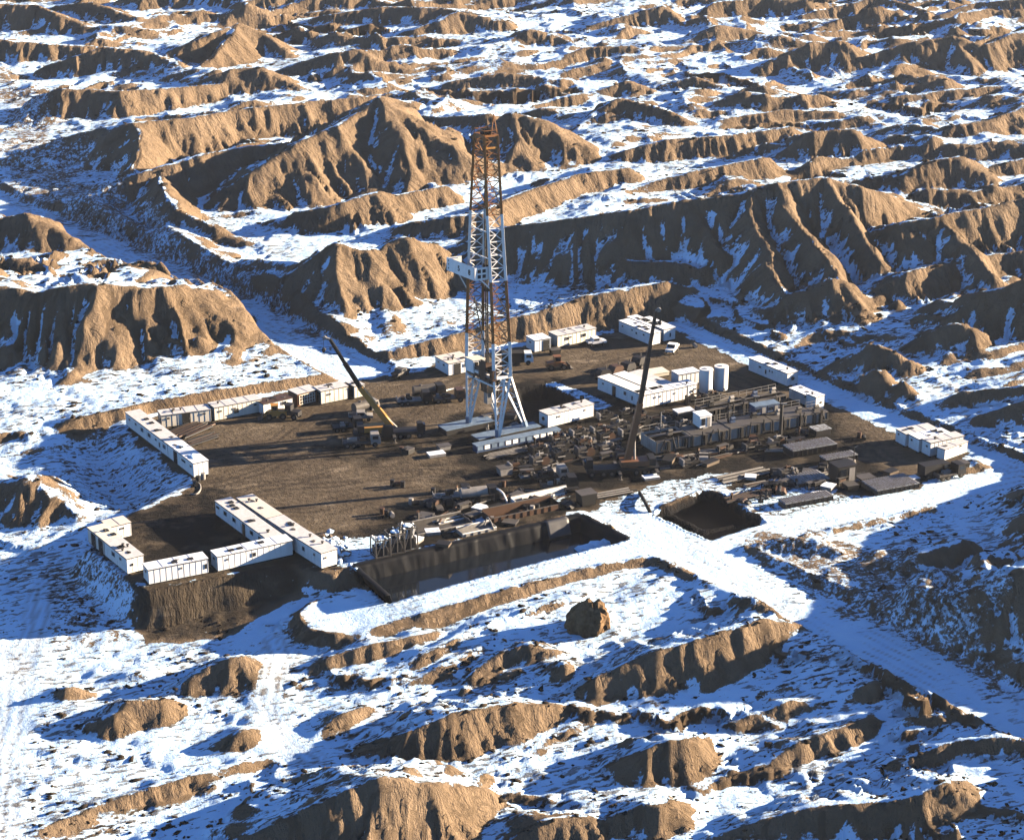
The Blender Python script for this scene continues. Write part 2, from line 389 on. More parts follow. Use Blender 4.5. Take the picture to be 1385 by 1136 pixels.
R([(990, 735, 742), (1030, 728, 752), (1100, 726, 765), (1140, 745, 770)], 2.6, 2.6, .3, 1.6, seed=102)
R([(1070, 790, 800), (1150, 800, 830), (1240, 850, 875), (1320, 890, 912), (1400, 930, 950)], 2.8, 2.8, .35, 1.5, seed=103)
R([(876, 1014, 1066), (905, 1000, 1062), (930, 998, 1050), (955, 1003, 1020)], .75, 2.4, .25, 1.6, seed=104)
R([(965, 1126, 1140), (1040, 1105, 1142), (1115, 1088, 1142), (1190, 1082, 1140), (1281, 1057, 1136), (1340, 1094, 1126)], .95, 2.6, .3, 1.6, seed=105)
R([(1215, 1026, 1060), (1261, 1012, 1058), (1317, 999, 1056), (1400, 992, 1060), (1500, 980, 1060)], 1.0, 2.4, .34, 1.6, seed=106)
R([(1205, 988, 994), (1240, 972, 993), (1271, 964, 994), (1294, 978, 990)], .95, 2.2, .3, 1.6, seed=107)
R([(690, 1140, 1160), (740, 1108, 1160), (790, 1104, 1150)], 1, 2.4, .3, 1.6, seed=108)
R([(842, 1098, 1134), (870, 1086, 1134), (895, 1084, 1130), (915, 1108, 1126)], .8, 2.4, .3, 1.6, seed=109)
R([(1180, 660, 672), (1260, 656, 668), (1400, 640, 660)], 1.6, 4, .3, 1.6, seed=110)
# --- beyond the right edge of the picture: the hills that shade the right foreground
R([(1455, 0, 690, 8), (1480, 0, 740, 10), (1500, 0, 800, 10), (1520, 0, 870, 8)], 1.5, 1.6, .3, 3, seed=111)
R([(1480, 0, 960, 6), (1500, 0, 1010, 8), (1510, 0, 1080, 8)], 1.5, 1.6, .3, 3, seed=112)
R([(1480, 610, 700), (1560, 590, 710), (1700, 560, 720)], 1.4, 1.8, .3, 3, seed=113)

# ------------------------------------------------------------------ rills and gullies cut down every steep face
def blur(a, n):
    for _ in range(n):
        a = a.copy(); a[1:-1] = (a[:-2] + 2 * a[1:-1] + a[2:]) / 4; a[:, 1:-1] = (a[:, :-2] + 2 * a[:, 1:-1] + a[:, 2:]) / 4
    return a
GYF, GXF = gy.astype(np.float32), gx.astype(np.float32)
for lam, amp, nb, sd in ((17.0, .06, 14, 300), (8.0, .04, 8, 301), (4.0, .06, 5, 302), (2.1, .11, 3, 303)):
    g_y, g_x = np.gradient(blur(Z, nb), GYF, GXF)
    sl_ = np.hypot(g_x, g_y) + 1e-6
    ux, uy = -g_y / sl_, g_x / sl_
    qx, qy = X / lam, Y / lam
    ix, iy = np.floor(qx), np.floor(qy)
    num = np.zeros_like(X); den = np.full_like(X, 1e-6)
    for a in (-1, 0, 1):
        for b in (-1, 0, 1):
            vx = qx - ix - a - hash2(ix + a, iy + b, sd); vy = qy - iy - b - hash2(ix + a, iy + b, sd + 50)
            wgt = np.exp(-2.2 * (vx * vx + vy * vy))
            num += wgt * np.cos((vx * ux + vy * uy) * 6.2832); den += wgt
    g = num / den
    g = np.arcsin(np.clip(g * 1.25, -1, 1)) / 1.5708
    Z += amp * lam * sstep(.16, .62, sl_) * g * (np.abs(X) < 300) * (np.maximum(farw, hillw) if lam > 10 else 1)
    del num, den, g

# ------------------------------------------------------------------ roads, the graded pad, the pits
ROADS = [([(-80, 240, -2.6), (0, 276, -2.2), (100, 318, -1.6), (200, 358, -1.0), (290, 402, -.6), (350, 432, -.3), (420, 470, -.1), (485, 503, 0)], 5.5),
         ([(790, 668, 0), (860, 700, 0), (955, 752, 0), (1050, 798, -.4), (1150, 850, -1), (1260, 906, -1.8), (1385, 970, -2.4), (1560, 1060, -3)], 5.2),
         ([(915, 441, .2), (1010, 481, .2), (1110, 526, .2), (1215, 572, .2), (1320, 612, .2), (1440, 660, .2)], 2.6),
         ([(462, 832, -1.8), (560, 806, -.8), (700, 766, -.2), (800, 742, 0), (900, 728, 0)], 5.0),
         ([(905, 740, 0), (1030, 718, 0), (1130, 694, 0), (1240, 672, 0), (1400, 640, .1)], 4.0),
         ([(8, 880, -5.2), (25, 905, -5.6), (22, 960, -6), (8, 1020, -6.3), (0, 1100, -6.8), (-6, 1180, -7)], 2.4),
         ([(25, 905, -5.6), (50, 850, -5), (62, 800, -4.6), (90, 770, -3.4)], 1.8),
         ([(372, 870, -4.4), (380, 900, -4.6), (362, 950, -5.2), (378, 1000, -5.8), (420, 1030, -6)], 1.8)]
Zs = blur(Z, 50)
sp_ = at(1117, 932, -3)
wm_ = np.exp(-(((X - sp_[0]) / 4.5) ** 2 + ((Y - sp_[1]) / 8) ** 2) ** 2)
Z = Z * (1 - wm_) + Zs * wm_
roadw = np.zeros_like(X); rut = np.zeros_like(X)
roadside = np.full_like(X, 99)
for pts, hw in ROADS:
    d, lev, side = line_dist([at(*p) for p in pts])
    m = sstep(hw + 3.5, hw, d)
    if hw < 2.5:
        lev = Zs + .1
    Z = Z * (1 - m) + (lev - .05 + .12 * (fbm(X / 3, Y / 3, 41, 2) - .5)) * m
    roadw = np.maximum(roadw, sstep(hw + .8, hw - .4, d))
    wv = np.abs(np.mod(side * .55 + .35 * fbm(X / 12, Y / 12, 43, 2), 1.0) - .5) * 2
    r = sstep(.75, .95, wv) * (d < hw) * sstep(.35, .6, fbm(X / 6, Y / 14, 45, 3))
    rut = np.maximum(rut, r)
    if hw < 2.5:
        dj = np.abs(d + (fbm(X / 8, Y / 8, 46, 2) - .5) * 1.2)
        rut = np.maximum(rut, sstep(.5, .15, np.abs(dj - .85)) * 1.0); rut = np.maximum(rut, sstep(.4, .1, np.abs(dj - 2.0)) * .6)
    if hw > 2.5:
        roadside = np.minimum(roadside, np.abs(d - hw - 1.6))
Z -= rut * .07
Z += roadw * 0
# windrows of dirty snow and rubble beside the roads
Z += sstep(1.6, 0, roadside) * (1 - roadw) * (.25 + .7 * fbm(X / 1.4, Y / 1.4, 47, 2)) * (padd < -1)

pm = sstep(-3.2, .2, padd + (fbm(X / 5, Y / 5, 49, 2) - .5) * 1.6)
Z = Z * (1 - pm) + (.07 * (fbm(X / 2.2, Y / 2.2, 51, 3) - .5) + .10 * (fbm(X / 14, Y / 14, 52, 2) - .5)) * pm
# hollow left of the pad
hol = poly_dist([at(*p, -2) for p in [(92, 600), (150, 588), (215, 625), (252, 662), (190, 694), (110, 690), (80, 650)]])
Z -= 4.2 * sstep(-3, 11, hol + (fbm(X / 4, Y / 4, 53, 2) - .5) * 2)
# pits
PIT = [(480, 766), (786, 697), (850, 729), (524, 806)]
pit = poly_dist([at(*p) for p in PIT])
pw = sstep(-.15, .35, pit)
backn = np.zeros_like(X)
Z = Z * (1 - sstep(-.1, .9, pit)) + (-4.2) * sstep(-.1, .9, pit)
PIT2 = [(882, 694), (946, 664), (975, 667), (1034, 706), (962, 729)]
pit2 = poly_dist([at(*p) for p in PIT2]) + (fbm(X / 2, Y / 2, 55, 2) - .5) * .8
Z -= 1.7 * sstep(-.2, .9, pit2)
PIT3 = [(700, 524), (742, 520), (790, 548), (742, 572), (708, 576)]
pit3 = poly_dist([at(*p) for p in PIT3])
Z -= 2.2 * sstep(-.2, 1.2, pit3)
# lumps: clods, tussocks and frost heave
lump = (fbm(X / 1.7, Y / 1.7, 61, 3, .6) - .5)
Z += (fbm(X / .9, Y / .9, 62, 2, .6) - .5) * .34 * sstep(.3, .8, np.hypot(*np.gradient(Z, GYF, GXF))) * (1 - pm) * sstep(-99, -98, pit)
Z += lump * .42 * (1 - pm) * (1 - roadw) * sstep(900, 500, Y)

# ------------------------------------------------------------------ cover: snow, pad soil, tracks
gz_y, gz_x = np.gradient(Z, gy.astype(np.float32), gx.astype(np.float32))
sx = blur(gz_x, 3); sy = blur(gz_y, 3)
slope = np.hypot(sx, sy)
nx = -sx / np.sqrt(1 + slope ** 2); ny = -sy / np.sqrt(1 + slope ** 2)
east = nx                       # >0 faces the low sun
front = -ny                     # >0 faces the viewer (south)
thr = 0.40 - .16 * np.clip(east * 1.6, -.6, 1) - .12 * np.clip(front * 1.6, -.9, 1)
pat = fbm(rx / 8, ry / 4, 63, 4, .6) - .5
pat2 = fbm(X / 26, Y / 22, 65, 3) - .5
lee = blur(Z, 14) - Z            # >0 in hollows
strk = fbm(rx / 24 + .5 * pat, ry / 3.4, 163, 4, .6) - .5
snow = .5 + (thr - slope) * 3.0 + pat * 1.1 + strk * 1.9 + pat2 * .5 + np.clip(lee * .4, -.35, .5) - .06 - .16 * hillw
snow = np.where(slope > .75, np.minimum(snow, .12 + pat * .3), snow)
gul = np.clip(lee * 2.2 + pat * .8, 0, 1) * sstep(.12, -.25, east) * sstep(.25, .5, slope)
snow = np.where(gul > .25, np.maximum(snow, gul * .95), snow)
snow = snow + .12 * sstep(380, 300, Y) + .05
snow = np.maximum(snow, roadw * (1.95 - .25 * sstep(.5, .75, fbm(X / 5, Y / 9, 67, 3))))
snow -= sstep(2.4, .3, roadside) * (1 - roadw) * .35
snow -= rut * .5
sm_pad = sstep(-.5, 1.2, padd + (fbm(X / 2.5, Y / 2.5, 69, 3) - .5) * 3)
snow = snow * (1 - sm_pad) - .3 * sm_pad
def patch(pts, v, soft=1.5, amp=3.0, z=0.0, sc=3.0, seed=71):
    global snow
    d = poly_dist([at(p[0], p[1], z) for p in pts])
    m = sstep(-soft, soft, d + (fbm(X / sc, Y / sc, seed, 3) - .5) * amp)
    snow = snow * (1 - m) + v * m
# snow lying on the pad and bare banks
patch([(425, 768), (470, 728), (520, 724), (560, 745), (500, 762), (480, 768)], .75, .8, 2)
patch([(540, 760), (690, 726), (780, 704), (790, 697), (690, 716), (560, 742)], .55, .6, 2)
patch([(560, 716), (600, 700), (690, 692), (640, 712), (580, 726)], .62, .6, 2.4)
patch([(800, 690), (850, 668), (900, 650), (985, 636), (1030, 640), (960, 662), (880, 690), (830, 700)], .62, .5, 3)
patch([(980, 668), (1060, 640), (1110, 640), (1130, 668), (1180, 672), (1060, 700), (1000, 690)], .6, .6, 3.5)
patch([(690, 676), (740, 668), (775, 672), (700, 690)], .6, .4, 2)
patch([(735, 519), (770, 535), (808, 556), (830, 548), (790, 530), (752, 516)], .8, .4, 1)
patch([(165, 795), (190, 838), (300, 832), (405, 790), (400, 765), (300, 788), (205, 803)], .05, .5, 2, -1)
patch([(60, 755), (125, 745), (190, 800), (168, 850), (60, 860)], .62, 2, 4, -2)
patch([(92, 600), (160, 590), (215, 628), (250, 664), (190, 694), (100, 690), (80, 650)], .72, 2, 5, -2, 4)
patch([(0, 90), (60, 140), (130, 255), (250, 340), (430, 450), (482, 492), (440, 478), (300, 398), (100, 300), (0, 255)], .5, 4, 12, -1, 6, 73)
patch([(1000, 735), (1100, 720), (1230, 760), (1330, 860), (1385, 940), (1150, 838), (1040, 785)], .5, 2, 8, -1, 4, 74)
patch([(1075, 872), (1110, 862), (1165, 905), (1120, 930), (1060, 915)], .95, 1, 2, -2)
patch([(855, 470), (905, 452), (925, 460), (870, 492)], -.2, 1, 2)
snow = np.where(pit > .2, -.5, snow); snow = np.where(pit2 > .1, -.4, snow); snow = np.where(pit3 > 0, -.4, snow)
snow = np.where(roadw > .3, np.clip(snow, -.6, 1.95), np.clip(snow, -.6, 1.4))
padc = np.maximum(sm_pad, 0)
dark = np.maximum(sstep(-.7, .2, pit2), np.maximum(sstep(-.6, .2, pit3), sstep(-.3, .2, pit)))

# bank colour: how far each point stands on a cut or eroded face
bare = sstep(.25, .6, slope)
# oil and wet mud on the pad, wheel tracks, painted shade on the front bank
oil_shade = np.zeros_like(X)
for pts in ([(590, 585), (640, 560), (720, 555), (760, 540), (890, 548), (960, 545), (1120, 560), (1150, 610), (1180, 660), (1060, 670), (900, 640), (800, 660), (690, 662), (610, 625)],
            [(480, 760), (470, 735), (560, 690), (600, 660), (700, 655), (800, 670), (800, 695), (690, 716)], [(460, 575), (540, 570), (560, 610), (450, 615)],
            [(690, 520), (745, 515), (800, 545), (745, 580), (680, 585)], [(180, 690), (290, 665), (330, 740), (200, 770)]):
    oil_shade = np.maximum(oil_shade, sstep(-5, 2, poly_dist([at(*p) for p in pts]) + (fbm(X / 5, Y / 4, 81, 4, .6) - .5) * 11))
oil_shade *= sstep(.32, .55, fbm(X / 3.5, Y / 3, 83, 4, .6)) * .6 + .4
track = np.zeros_like(X)
for n_, pts in enumerate(([(130, 735), (230, 690), (330, 665), (450, 640), (600, 640), (760, 660), (900, 640), (1060, 630), (1180, 640)], [(300, 655), (400, 620), (470, 560), (520, 520), (600, 500), (720, 505), (830, 480)],
            [(262, 655), (350, 640), (430, 600), (560, 560), (600, 525), (640, 505)], [(480, 510), (440, 560), (380, 600), (300, 620)], [(330, 690), (420, 690), (500, 670), (600, 655)],
            [(700, 500), (780, 520), (820, 490), (900, 475)], [(1000, 540), (1090, 560), (1150, 590), (1200, 630)], [(240, 690), (350, 660), (460, 655), (560, 640)], [(860, 470), (960, 500), (1060, 545), (1180, 600)])):
    d, lev, side = line_dist([at(*p) for p in pts])
    d = np.abs(d + (fbm(X / 9, Y / 9, 85 + n_, 2) - .5) * 2.2)
    track = np.maximum(track, (sstep(.6, .15, np.abs(d - 1.0)) + sstep(.5, .1, np.abs(d - 2.8)) * .7) * sstep(.35, .5, fbm(X / 4, Y / 4, 95 + n_, 2)))
bank_shade = sstep(-1.5, 1.5, poly_dist([at(p[0], p[1], -1.5) for p in [(165, 795), (190, 838), (300, 832), (405, 790), (400, 762), (300, 785), (205, 800)]]) + (fbm(X / 3, Y / 3, 89, 3) - .5) * 3)  # front bank below the cabins, darkened by colour to look shaded
padc = np.maximum(sm_pad, bank_shade); oil_shade = np.maximum(np.clip(oil_shade * 1.35, 0, 1) * sm_pad, .5 * bank_shade)

# ------------------------------------------------------------------ build the sheet
ny_, nx_ = X.shape
co = np.empty((ny_ * nx_, 3), np.float32)
co[:, 0] = X.ravel(); co[:, 1] = Y.ravel(); co[:, 2] = Z.ravel()
idx = np.arange(ny_ * nx_, dtype=np.int32).reshape(ny_, nx_)
quads = np.stack([idx[:-1, :-1], idx[:-1, 1:], idx[1:, 1:], idx[1:, :-1]], -1).reshape(-1, 4)
me = bpy.data.meshes.new("ground")
me.vertices.add(len(co)); me.vertices.foreach_set("co", co.ravel())
me.loops.add(quads.size); me.loops.foreach_set("vertex_index", quads.ravel())
me.polygons.add(len(quads)); me.polygons.foreach_set("loop_start", np.arange(0, quads.size, 4, dtype=np.int32))
me.polygons.foreach_set("loop_total", np.full(len(quads), 4, np.int32))
me.update(calc_edges=True)
me.polygons.foreach_set("use_smooth", np.ones(len(quads), bool))
for nm, arr in (("snow", snow), ("pad", padc), ("dark", dark), ("bare", bare), ("rut", rut), ("flute", FLUTE), ("oil_shade", oil_shade), ("track", track * sm_pad)):
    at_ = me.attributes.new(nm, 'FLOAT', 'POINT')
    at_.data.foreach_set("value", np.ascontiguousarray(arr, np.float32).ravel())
ground = bpy.data.objects.new("ground", me)
COL.objects.link(ground)
ground["kind"] = "structure"
ground["label"] = "eroded badlands of bare soil under patchy snow"

from bisect import bisect
def gz(x, y):
    """ground level at a world point"""
    i = min(max(bisect(gy, y) - 1, 0), ny_ - 2); j = min(max(bisect(gx, x) - 1, 0), nx_ - 2)
    fy = (y - gy[i]) / (gy[i + 1] - gy[i]); fx = (x - gx[j]) / (gx[j + 1] - gx[j])
    return float((Z[i, j] * (1 - fx) + Z[i, j + 1] * fx) * (1 - fy) + (Z[i + 1, j] * (1 - fx) + Z[i + 1, j + 1] * fx) * fy)
# ------------------------------------------------------------------ materials
class NT:
    def __init__(self, name):
        self.m = bpy.data.materials.new(name); self.m.use_nodes = True
        self.t = self.m.node_tree; self.b = self.t.nodes['Principled BSDF']
        self.tc = None
    def n(self, typ, **kw):
        nd = self.t.nodes.new(typ)
        for k, v in kw.items():
            setattr(nd, k, v)
        return nd
    def link(self, a, b):
        self.t.links.new(a, b)
    def coord(self):
        if not self.tc:
            self.tc = self.n('ShaderNodeTexCoord')
        return self.tc.outputs['Object']
    def noise(self, scale, detail=4, rough=.55, vec=None, stretch=None, rot=0):
        v = vec or self.coord()
        if stretch:
            if rot:
                m0 = self.n('ShaderNodeMapping'); m0.inputs['Rotation'].default_value = (0, 0, rot); self.link(v, m0.inputs['Vector']); v = m0.outputs[0]
            mp = self.n('ShaderNodeMapping'); mp.inputs['Scale'].default_value = stretch
            self.link(v, mp.inputs['Vector']); v = mp.outputs[0]
        t = self.n('ShaderNodeTexNoise'); t.inputs['Scale'].default_value = scale; t.inputs['Detail'].default_value = detail; t.inputs['Roughness'].default_value = rough
        self.link(v, t.inputs['Vector'])
        return t.outputs['Fac']
    def ramp(self, fac, stops):
        r = self.n('ShaderNodeValToRGB')
        el = r.color_ramp.elements
        el[0].position, el[0].color = stops[0][0], (*stops[0][1], 1)
        el[1].position, el[1].color = stops[-1][0], (*stops[-1][1], 1)
        for p, c in stops[1:-1]:
            e = el.new(p); e.color = (*c, 1)
        self.link(fac, r.inputs[0])
        return r.outputs[0]
    def attr(self, name):
        a = self.n('ShaderNodeAttribute'); a.attribute_name = name
        return a.outputs['Fac']
    def math(self, op, a, b=None, c=None, clamp=False):
        m = self.n('ShaderNodeMath', operation=op, use_clamp=clamp)
        for i, v in enumerate((a, b, c)):
            if v is None:
                continue
            if isinstance(v, (int, float)):
                m.inputs[i].default_value = v
            else:
                self.link(v, m.inputs[i])
        return m.outputs[0]
    def mix(self, fac, a, b):
        m = self.n('ShaderNodeMix', data_type='RGBA')
        for i, v in ((0, fac), (6, a), (7, b)):
            if isinstance(v, (int, float)):
                m.inputs[i].default_value = v
            elif isinstance(v, tuple):
                m.inputs[i].default_value = (*v, 1)
            else:
                self.link(v, m.inputs[i])
        return m.outputs[2]
    def bump(self, h, strength=.5, dist=.1):
        b = self.n('ShaderNodeBump'); b.inputs['Strength'].default_value = strength; b.inputs['Distance'].default_value = dist
        self.link(h, b.inputs['Height']); self.link(b.outputs[0], self.b.inputs['Normal'])
    def out(self, col=None, rough=.8, metal=0, spec=.3):
        if col is not None:
            if isinstance(col, tuple):
                self.b.inputs['Base Color'].default_value = (*col, 1)
            else:
                self.link(col, self.b.inputs['Base Color'])
        self.b.inputs['Roughness'].default_value = rough; self.b.inputs['Metallic'].default_value = metal
        self.b.inputs['Specular IOR Level'].default_value = spec
        return self.m

def ground_mat():
    k = NT("ground_soil_and_snow")
    snow = k.attr('snow'); pad = k.attr('pad'); dark = k.attr('dark'); bare = k.attr('bare'); rut = k.attr('rut')
    n1 = k.noise(.28, 6, .62); n2 = k.noise(1.1, 5, .6); n3 = k.noise(.06, 4, .5)
    strata = k.noise(.9, 4, .6, stretch=(.05, .05, 1.0))
    soil = k.ramp(n1, [(.28, (.072, .051, .032)), (.5, (.143, .102, .064)), (.72, (.215, .155, .10))])
    soil = k.mix(k.math('MULTIPLY', strata, .5), soil, (.115, .075, .045))
    fl = k.attr('flute'); geo = k.n('ShaderNodeSeparateXYZ'); k.link(k.coord(), geo.inputs[0])
    cv = k.n('ShaderNodeCombineXYZ'); k.link(k.math('MULTIPLY_ADD', n1, 1.6, k.math('MULTIPLY', fl, 1.3)), cv.inputs[0]); k.link(k.math('MULTIPLY', geo.outputs[2], .34), cv.inputs[1])
    rill = k.noise(1.0, 4, .62, vec=cv.outputs[0])
    rillm = k.math('MULTIPLY', bare, 1)
    soil = k.mix(k.math('MULTIPLY', k.math('MULTIPLY', k.math('SUBTRACT', .62, rill, clamp=True), 2.2, clamp=True), rillm), soil, (.07, .047, .028))
    far = k.ramp(n3, [(.3, (.145, .104, .067)), (.7, (.245, .182, .124))])
    soil = k.mix(.45, soil, far)
    # pad: compacted, oil-stained
    p1 = k.noise(.5, 6, .62, stretch=(.7, 1.1, 1), rot=-.35)
    p2 = k.noise(.12, 4, .55)
    padc = k.ramp(p1, [(.25, (.05, .039, .027)), (.45, (.086, .067, .046)), (.62, (.118, .094, .067)), (.78, (.23, .19, .145))])
    padc = k.mix(k.math('MULTIPLY_ADD', k.math('SUBTRACT', p2, .5), 3.5, .35, clamp=True), padc, (.062, .047, .032))
    p3 = k.noise(.16, 5, .65, stretch=(.45, 1.4, 1), rot=-.25)
    padc = k.mix(k.math('MULTIPLY_ADD', k.math('SUBTRACT', p3, .62), 9, .2, clamp=True), padc, (.21, .17, .125))
    oil_shade = k.attr('oil_shade'); tr = k.attr('track')
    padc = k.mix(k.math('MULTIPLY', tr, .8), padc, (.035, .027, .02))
    padc = k.mix(k.math('MULTIPLY', oil_shade, .97), padc, (.006, .0055, .005))  # pad oil, and the shade painted on the front bank
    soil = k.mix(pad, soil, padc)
    soil = k.mix(dark, soil, (.004, .004, .005))  # pits: black mud, with the shade on their walls put into the colour
    # snow with tussocks and clods showing through
    sp = k.noise(1.0, 4, .58, stretch=(.5, 1.5, 1), rot=-.33)
    sp2 = k.noise(2.6, 3, .6)
    e = k.math('ADD', snow, k.math('MULTIPLY', k.math('SUBTRACT', n2, .5), 1.5))
    e = k.math('ADD', e, k.math('MULTIPLY', k.math('SUBTRACT', n1, .5), .9))
    e = k.math('ADD', e, k.math('MULTIPLY', k.math('SUBTRACT', sp2, .5), .7))
    m = k.math('MULTIPLY_ADD', k.math('SUBTRACT', e, .5), 6.0, .5, clamp=True)
    spot = k.math('MULTIPLY_ADD', k.math('SUBTRACT', k.math('ADD', sp, k.math('MULTIPLY', k.math('SUBTRACT', n3, .5),   .4)), .585), 14, .5, clamp=True)
    m = k.math('MULTIPLY', m, k.math('SUBTRACT', 1, k.math('MULTIPLY', spot, k.math('SUBTRACT', 1.9, snow, clamp=True))), clamp=True)
    sn = k.ramp(n1, [(.3, (.48, .69, .91)), (.7, (.60, .79, .96))])
    sn = k.mix(k.math('MULTIPLY', rut, .6), sn, (.30, .31, .34))
    edge = k.math('MULTIPLY', k.math('MULTIPLY', m, k.math('SUBTRACT', 1, m)), 2.2, clamp=True)
    soil_w = k.mix(.25, soil, (.06, .05, .045))
    soil_s = k.mix(k.math('MULTIPLY', spot, k.math('MULTIPLY_ADD', snow, 1.6, -.3, clamp=True)), soil, (.03, .024, .018))
    col = k.mix(m, soil_s, sn)
    col = k.mix(edge, col, soil_w)
    h = k.math('ADD', k.math('MULTIPLY', n2, 1.0), k.math('MULTIPLY', k.noise(4.5, 4, .65), .35))
    h = k.math('MULTIPLY', h, k.math('SUBTRACT', 1.0, k.math('MULTIPLY', m, .72)))
    h = k.math('MULTIPLY', h, k.math('SUBTRACT', 1.0, k.math('MULTIPLY', pad, .6)))
    h = k.math('ADD', h, k.math('MULTIPLY', m, .3))
    h = k.math('ADD', h, k.math('MULTIPLY', k.math('MULTIPLY', rill, rillm), 1.3))
    k.bump(h, .85, .7)
    return k.out(col, .92, 0, .08)
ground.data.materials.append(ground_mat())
# ------------------------------------------------------------------ materials of the built things
def paint(name, base, dirt=(.16, .12, .08), amt=.35, rough=.55, scale=.7, streak=True, metal=0):
    k = NT(name)
    n = k.noise(scale, 6, .65)
    n2 = k.noise(2.2, 4, .6, stretch=(1, 1, .18)) if streak else k.noise(2.2, 4, .6)
    f = k.math('MULTIPLY_ADD', k.math('SUBTRACT', k.math('ADD', k.math('MULTIPLY', n, .6), k.math('MULTIPLY', n2, .4)), .5), 3.2, .32, clamp=True)
    col = k.mix(k.math('MULTIPLY', f, amt), base, dirt)
    k.bump(n2, .25, .04)
    return k.out(col, rough, metal, .3)
M_WHITE = paint("white_cabin_paint", (.80, .80, .78), (.42, .38, .32), .35)
M_CREAM = paint("cream_cabin_paint", (.72, .67, .56), (.35, .28, .2), .4)
M_TAN = paint("tan_roof_sheet", (.62, .57, .51), (.36, .32, .27), .4)
M_GREYROOF = paint("grey_roof_sheet", (.54, .54, .55), (.26, .25, .24), .5, .7, 1.2, False)
M_SNOWROOF = paint("snow_dusted_roof", (.74, .79, .86), (.42, .41, .40), .45, .8, .8, False)
M_RUST = paint("rust_orange_paint", (.17, .07, .025), (.06, .03, .015), .6)
M_BROWN = paint("brown_paint", (.06, .03, .016), (.025, .017, .012), .5)
M_DARK = paint("oily_dark_steel", (.005, .005, .006), (.014, .011, .009), .5, .6)
M_BLACK = paint("black_rubber", (.005, .005, .005), (.018, .015, .013), .4, .85)
M_GREY = paint("weathered_grey_steel", (.075, .069, .063), (.024, .02, .017), .65)
M_LGREY = paint("pale_grey_steel", (.25, .24, .225), (.07, .058, .045), .65)
M_BLUE = paint("blue_paint", (.025, .05, .11), (.02, .022, .03), .55)
M_SKIDBLUE = paint("pale_blue_paint", (.13, .19, .27), (.03, .035, .045), .7)
M_YELLOW = paint("crane_yellow_paint", (.42, .20, .04), (.12, .06, .025), .5)
M_GLASS = NT("dark_window").out((.012, .015, .02), .15, 0, .5)
M_MAST = paint("mast_white_paint", (.86, .85, .82), (.45, .33, .22), .25)
M_MASTRUST = paint("mast_red_oxide", (.25, .105, .03), (.08, .035, .015), .55)
M_TANK = paint("white_tank_paint", (.74, .74, .72), (.45, .40, .34), .45)
M_BOOM = paint("rusty_boom_paint", (.16, .07, .03), (.05, .03, .02), .5)
M_OLDROOF = paint("old_dark_roof", (.09, .085, .08), (.5, .58, .68), .75, .8, 1.1, False)
M_PANEL = paint("mud_tank_panel", (.36, .33, .29), (.10, .08, .06), .6)
M_MUD = NT("black_oily_mud").out((.003, .003, .004), .9, 0, .02)
M_WOOD = paint("weathered_timber", (.09, .066, .045), (.035, .027, .02), .6)
M_LINER = paint("black_pit_liner", (.005, .006, .008), (.012, .011, .011), .5, .5, .5)
M_LINER.node_tree.nodes["Principled BSDF"].inputs["Specular IOR Level"].default_value = .08
M_GREYLINER = paint("grey_liner_flap", (.06, .06, .062), (.03, .027, .024), .5)
def snow_mat():
    k = NT("packed_snow"); n = k.noise(1.3, 5, .6)
    k.bump(n, .5, .2)
    return k.out(k.ramp(n, [(.3, (.52, .70, .90)), (.7, (.64, .80, .95))]), .9, 0, .1)
M_SNOW = snow_mat()
def water_mat():
    k = NT("dark_pit_water"); n = k.noise(.25, 3, .5)
    return k.out(k.ramp(n, [(.35, (.004, .006, .009)), (.7, (.01, .014, .02))]), .08, 0, .5)
M_WATER = water_mat()

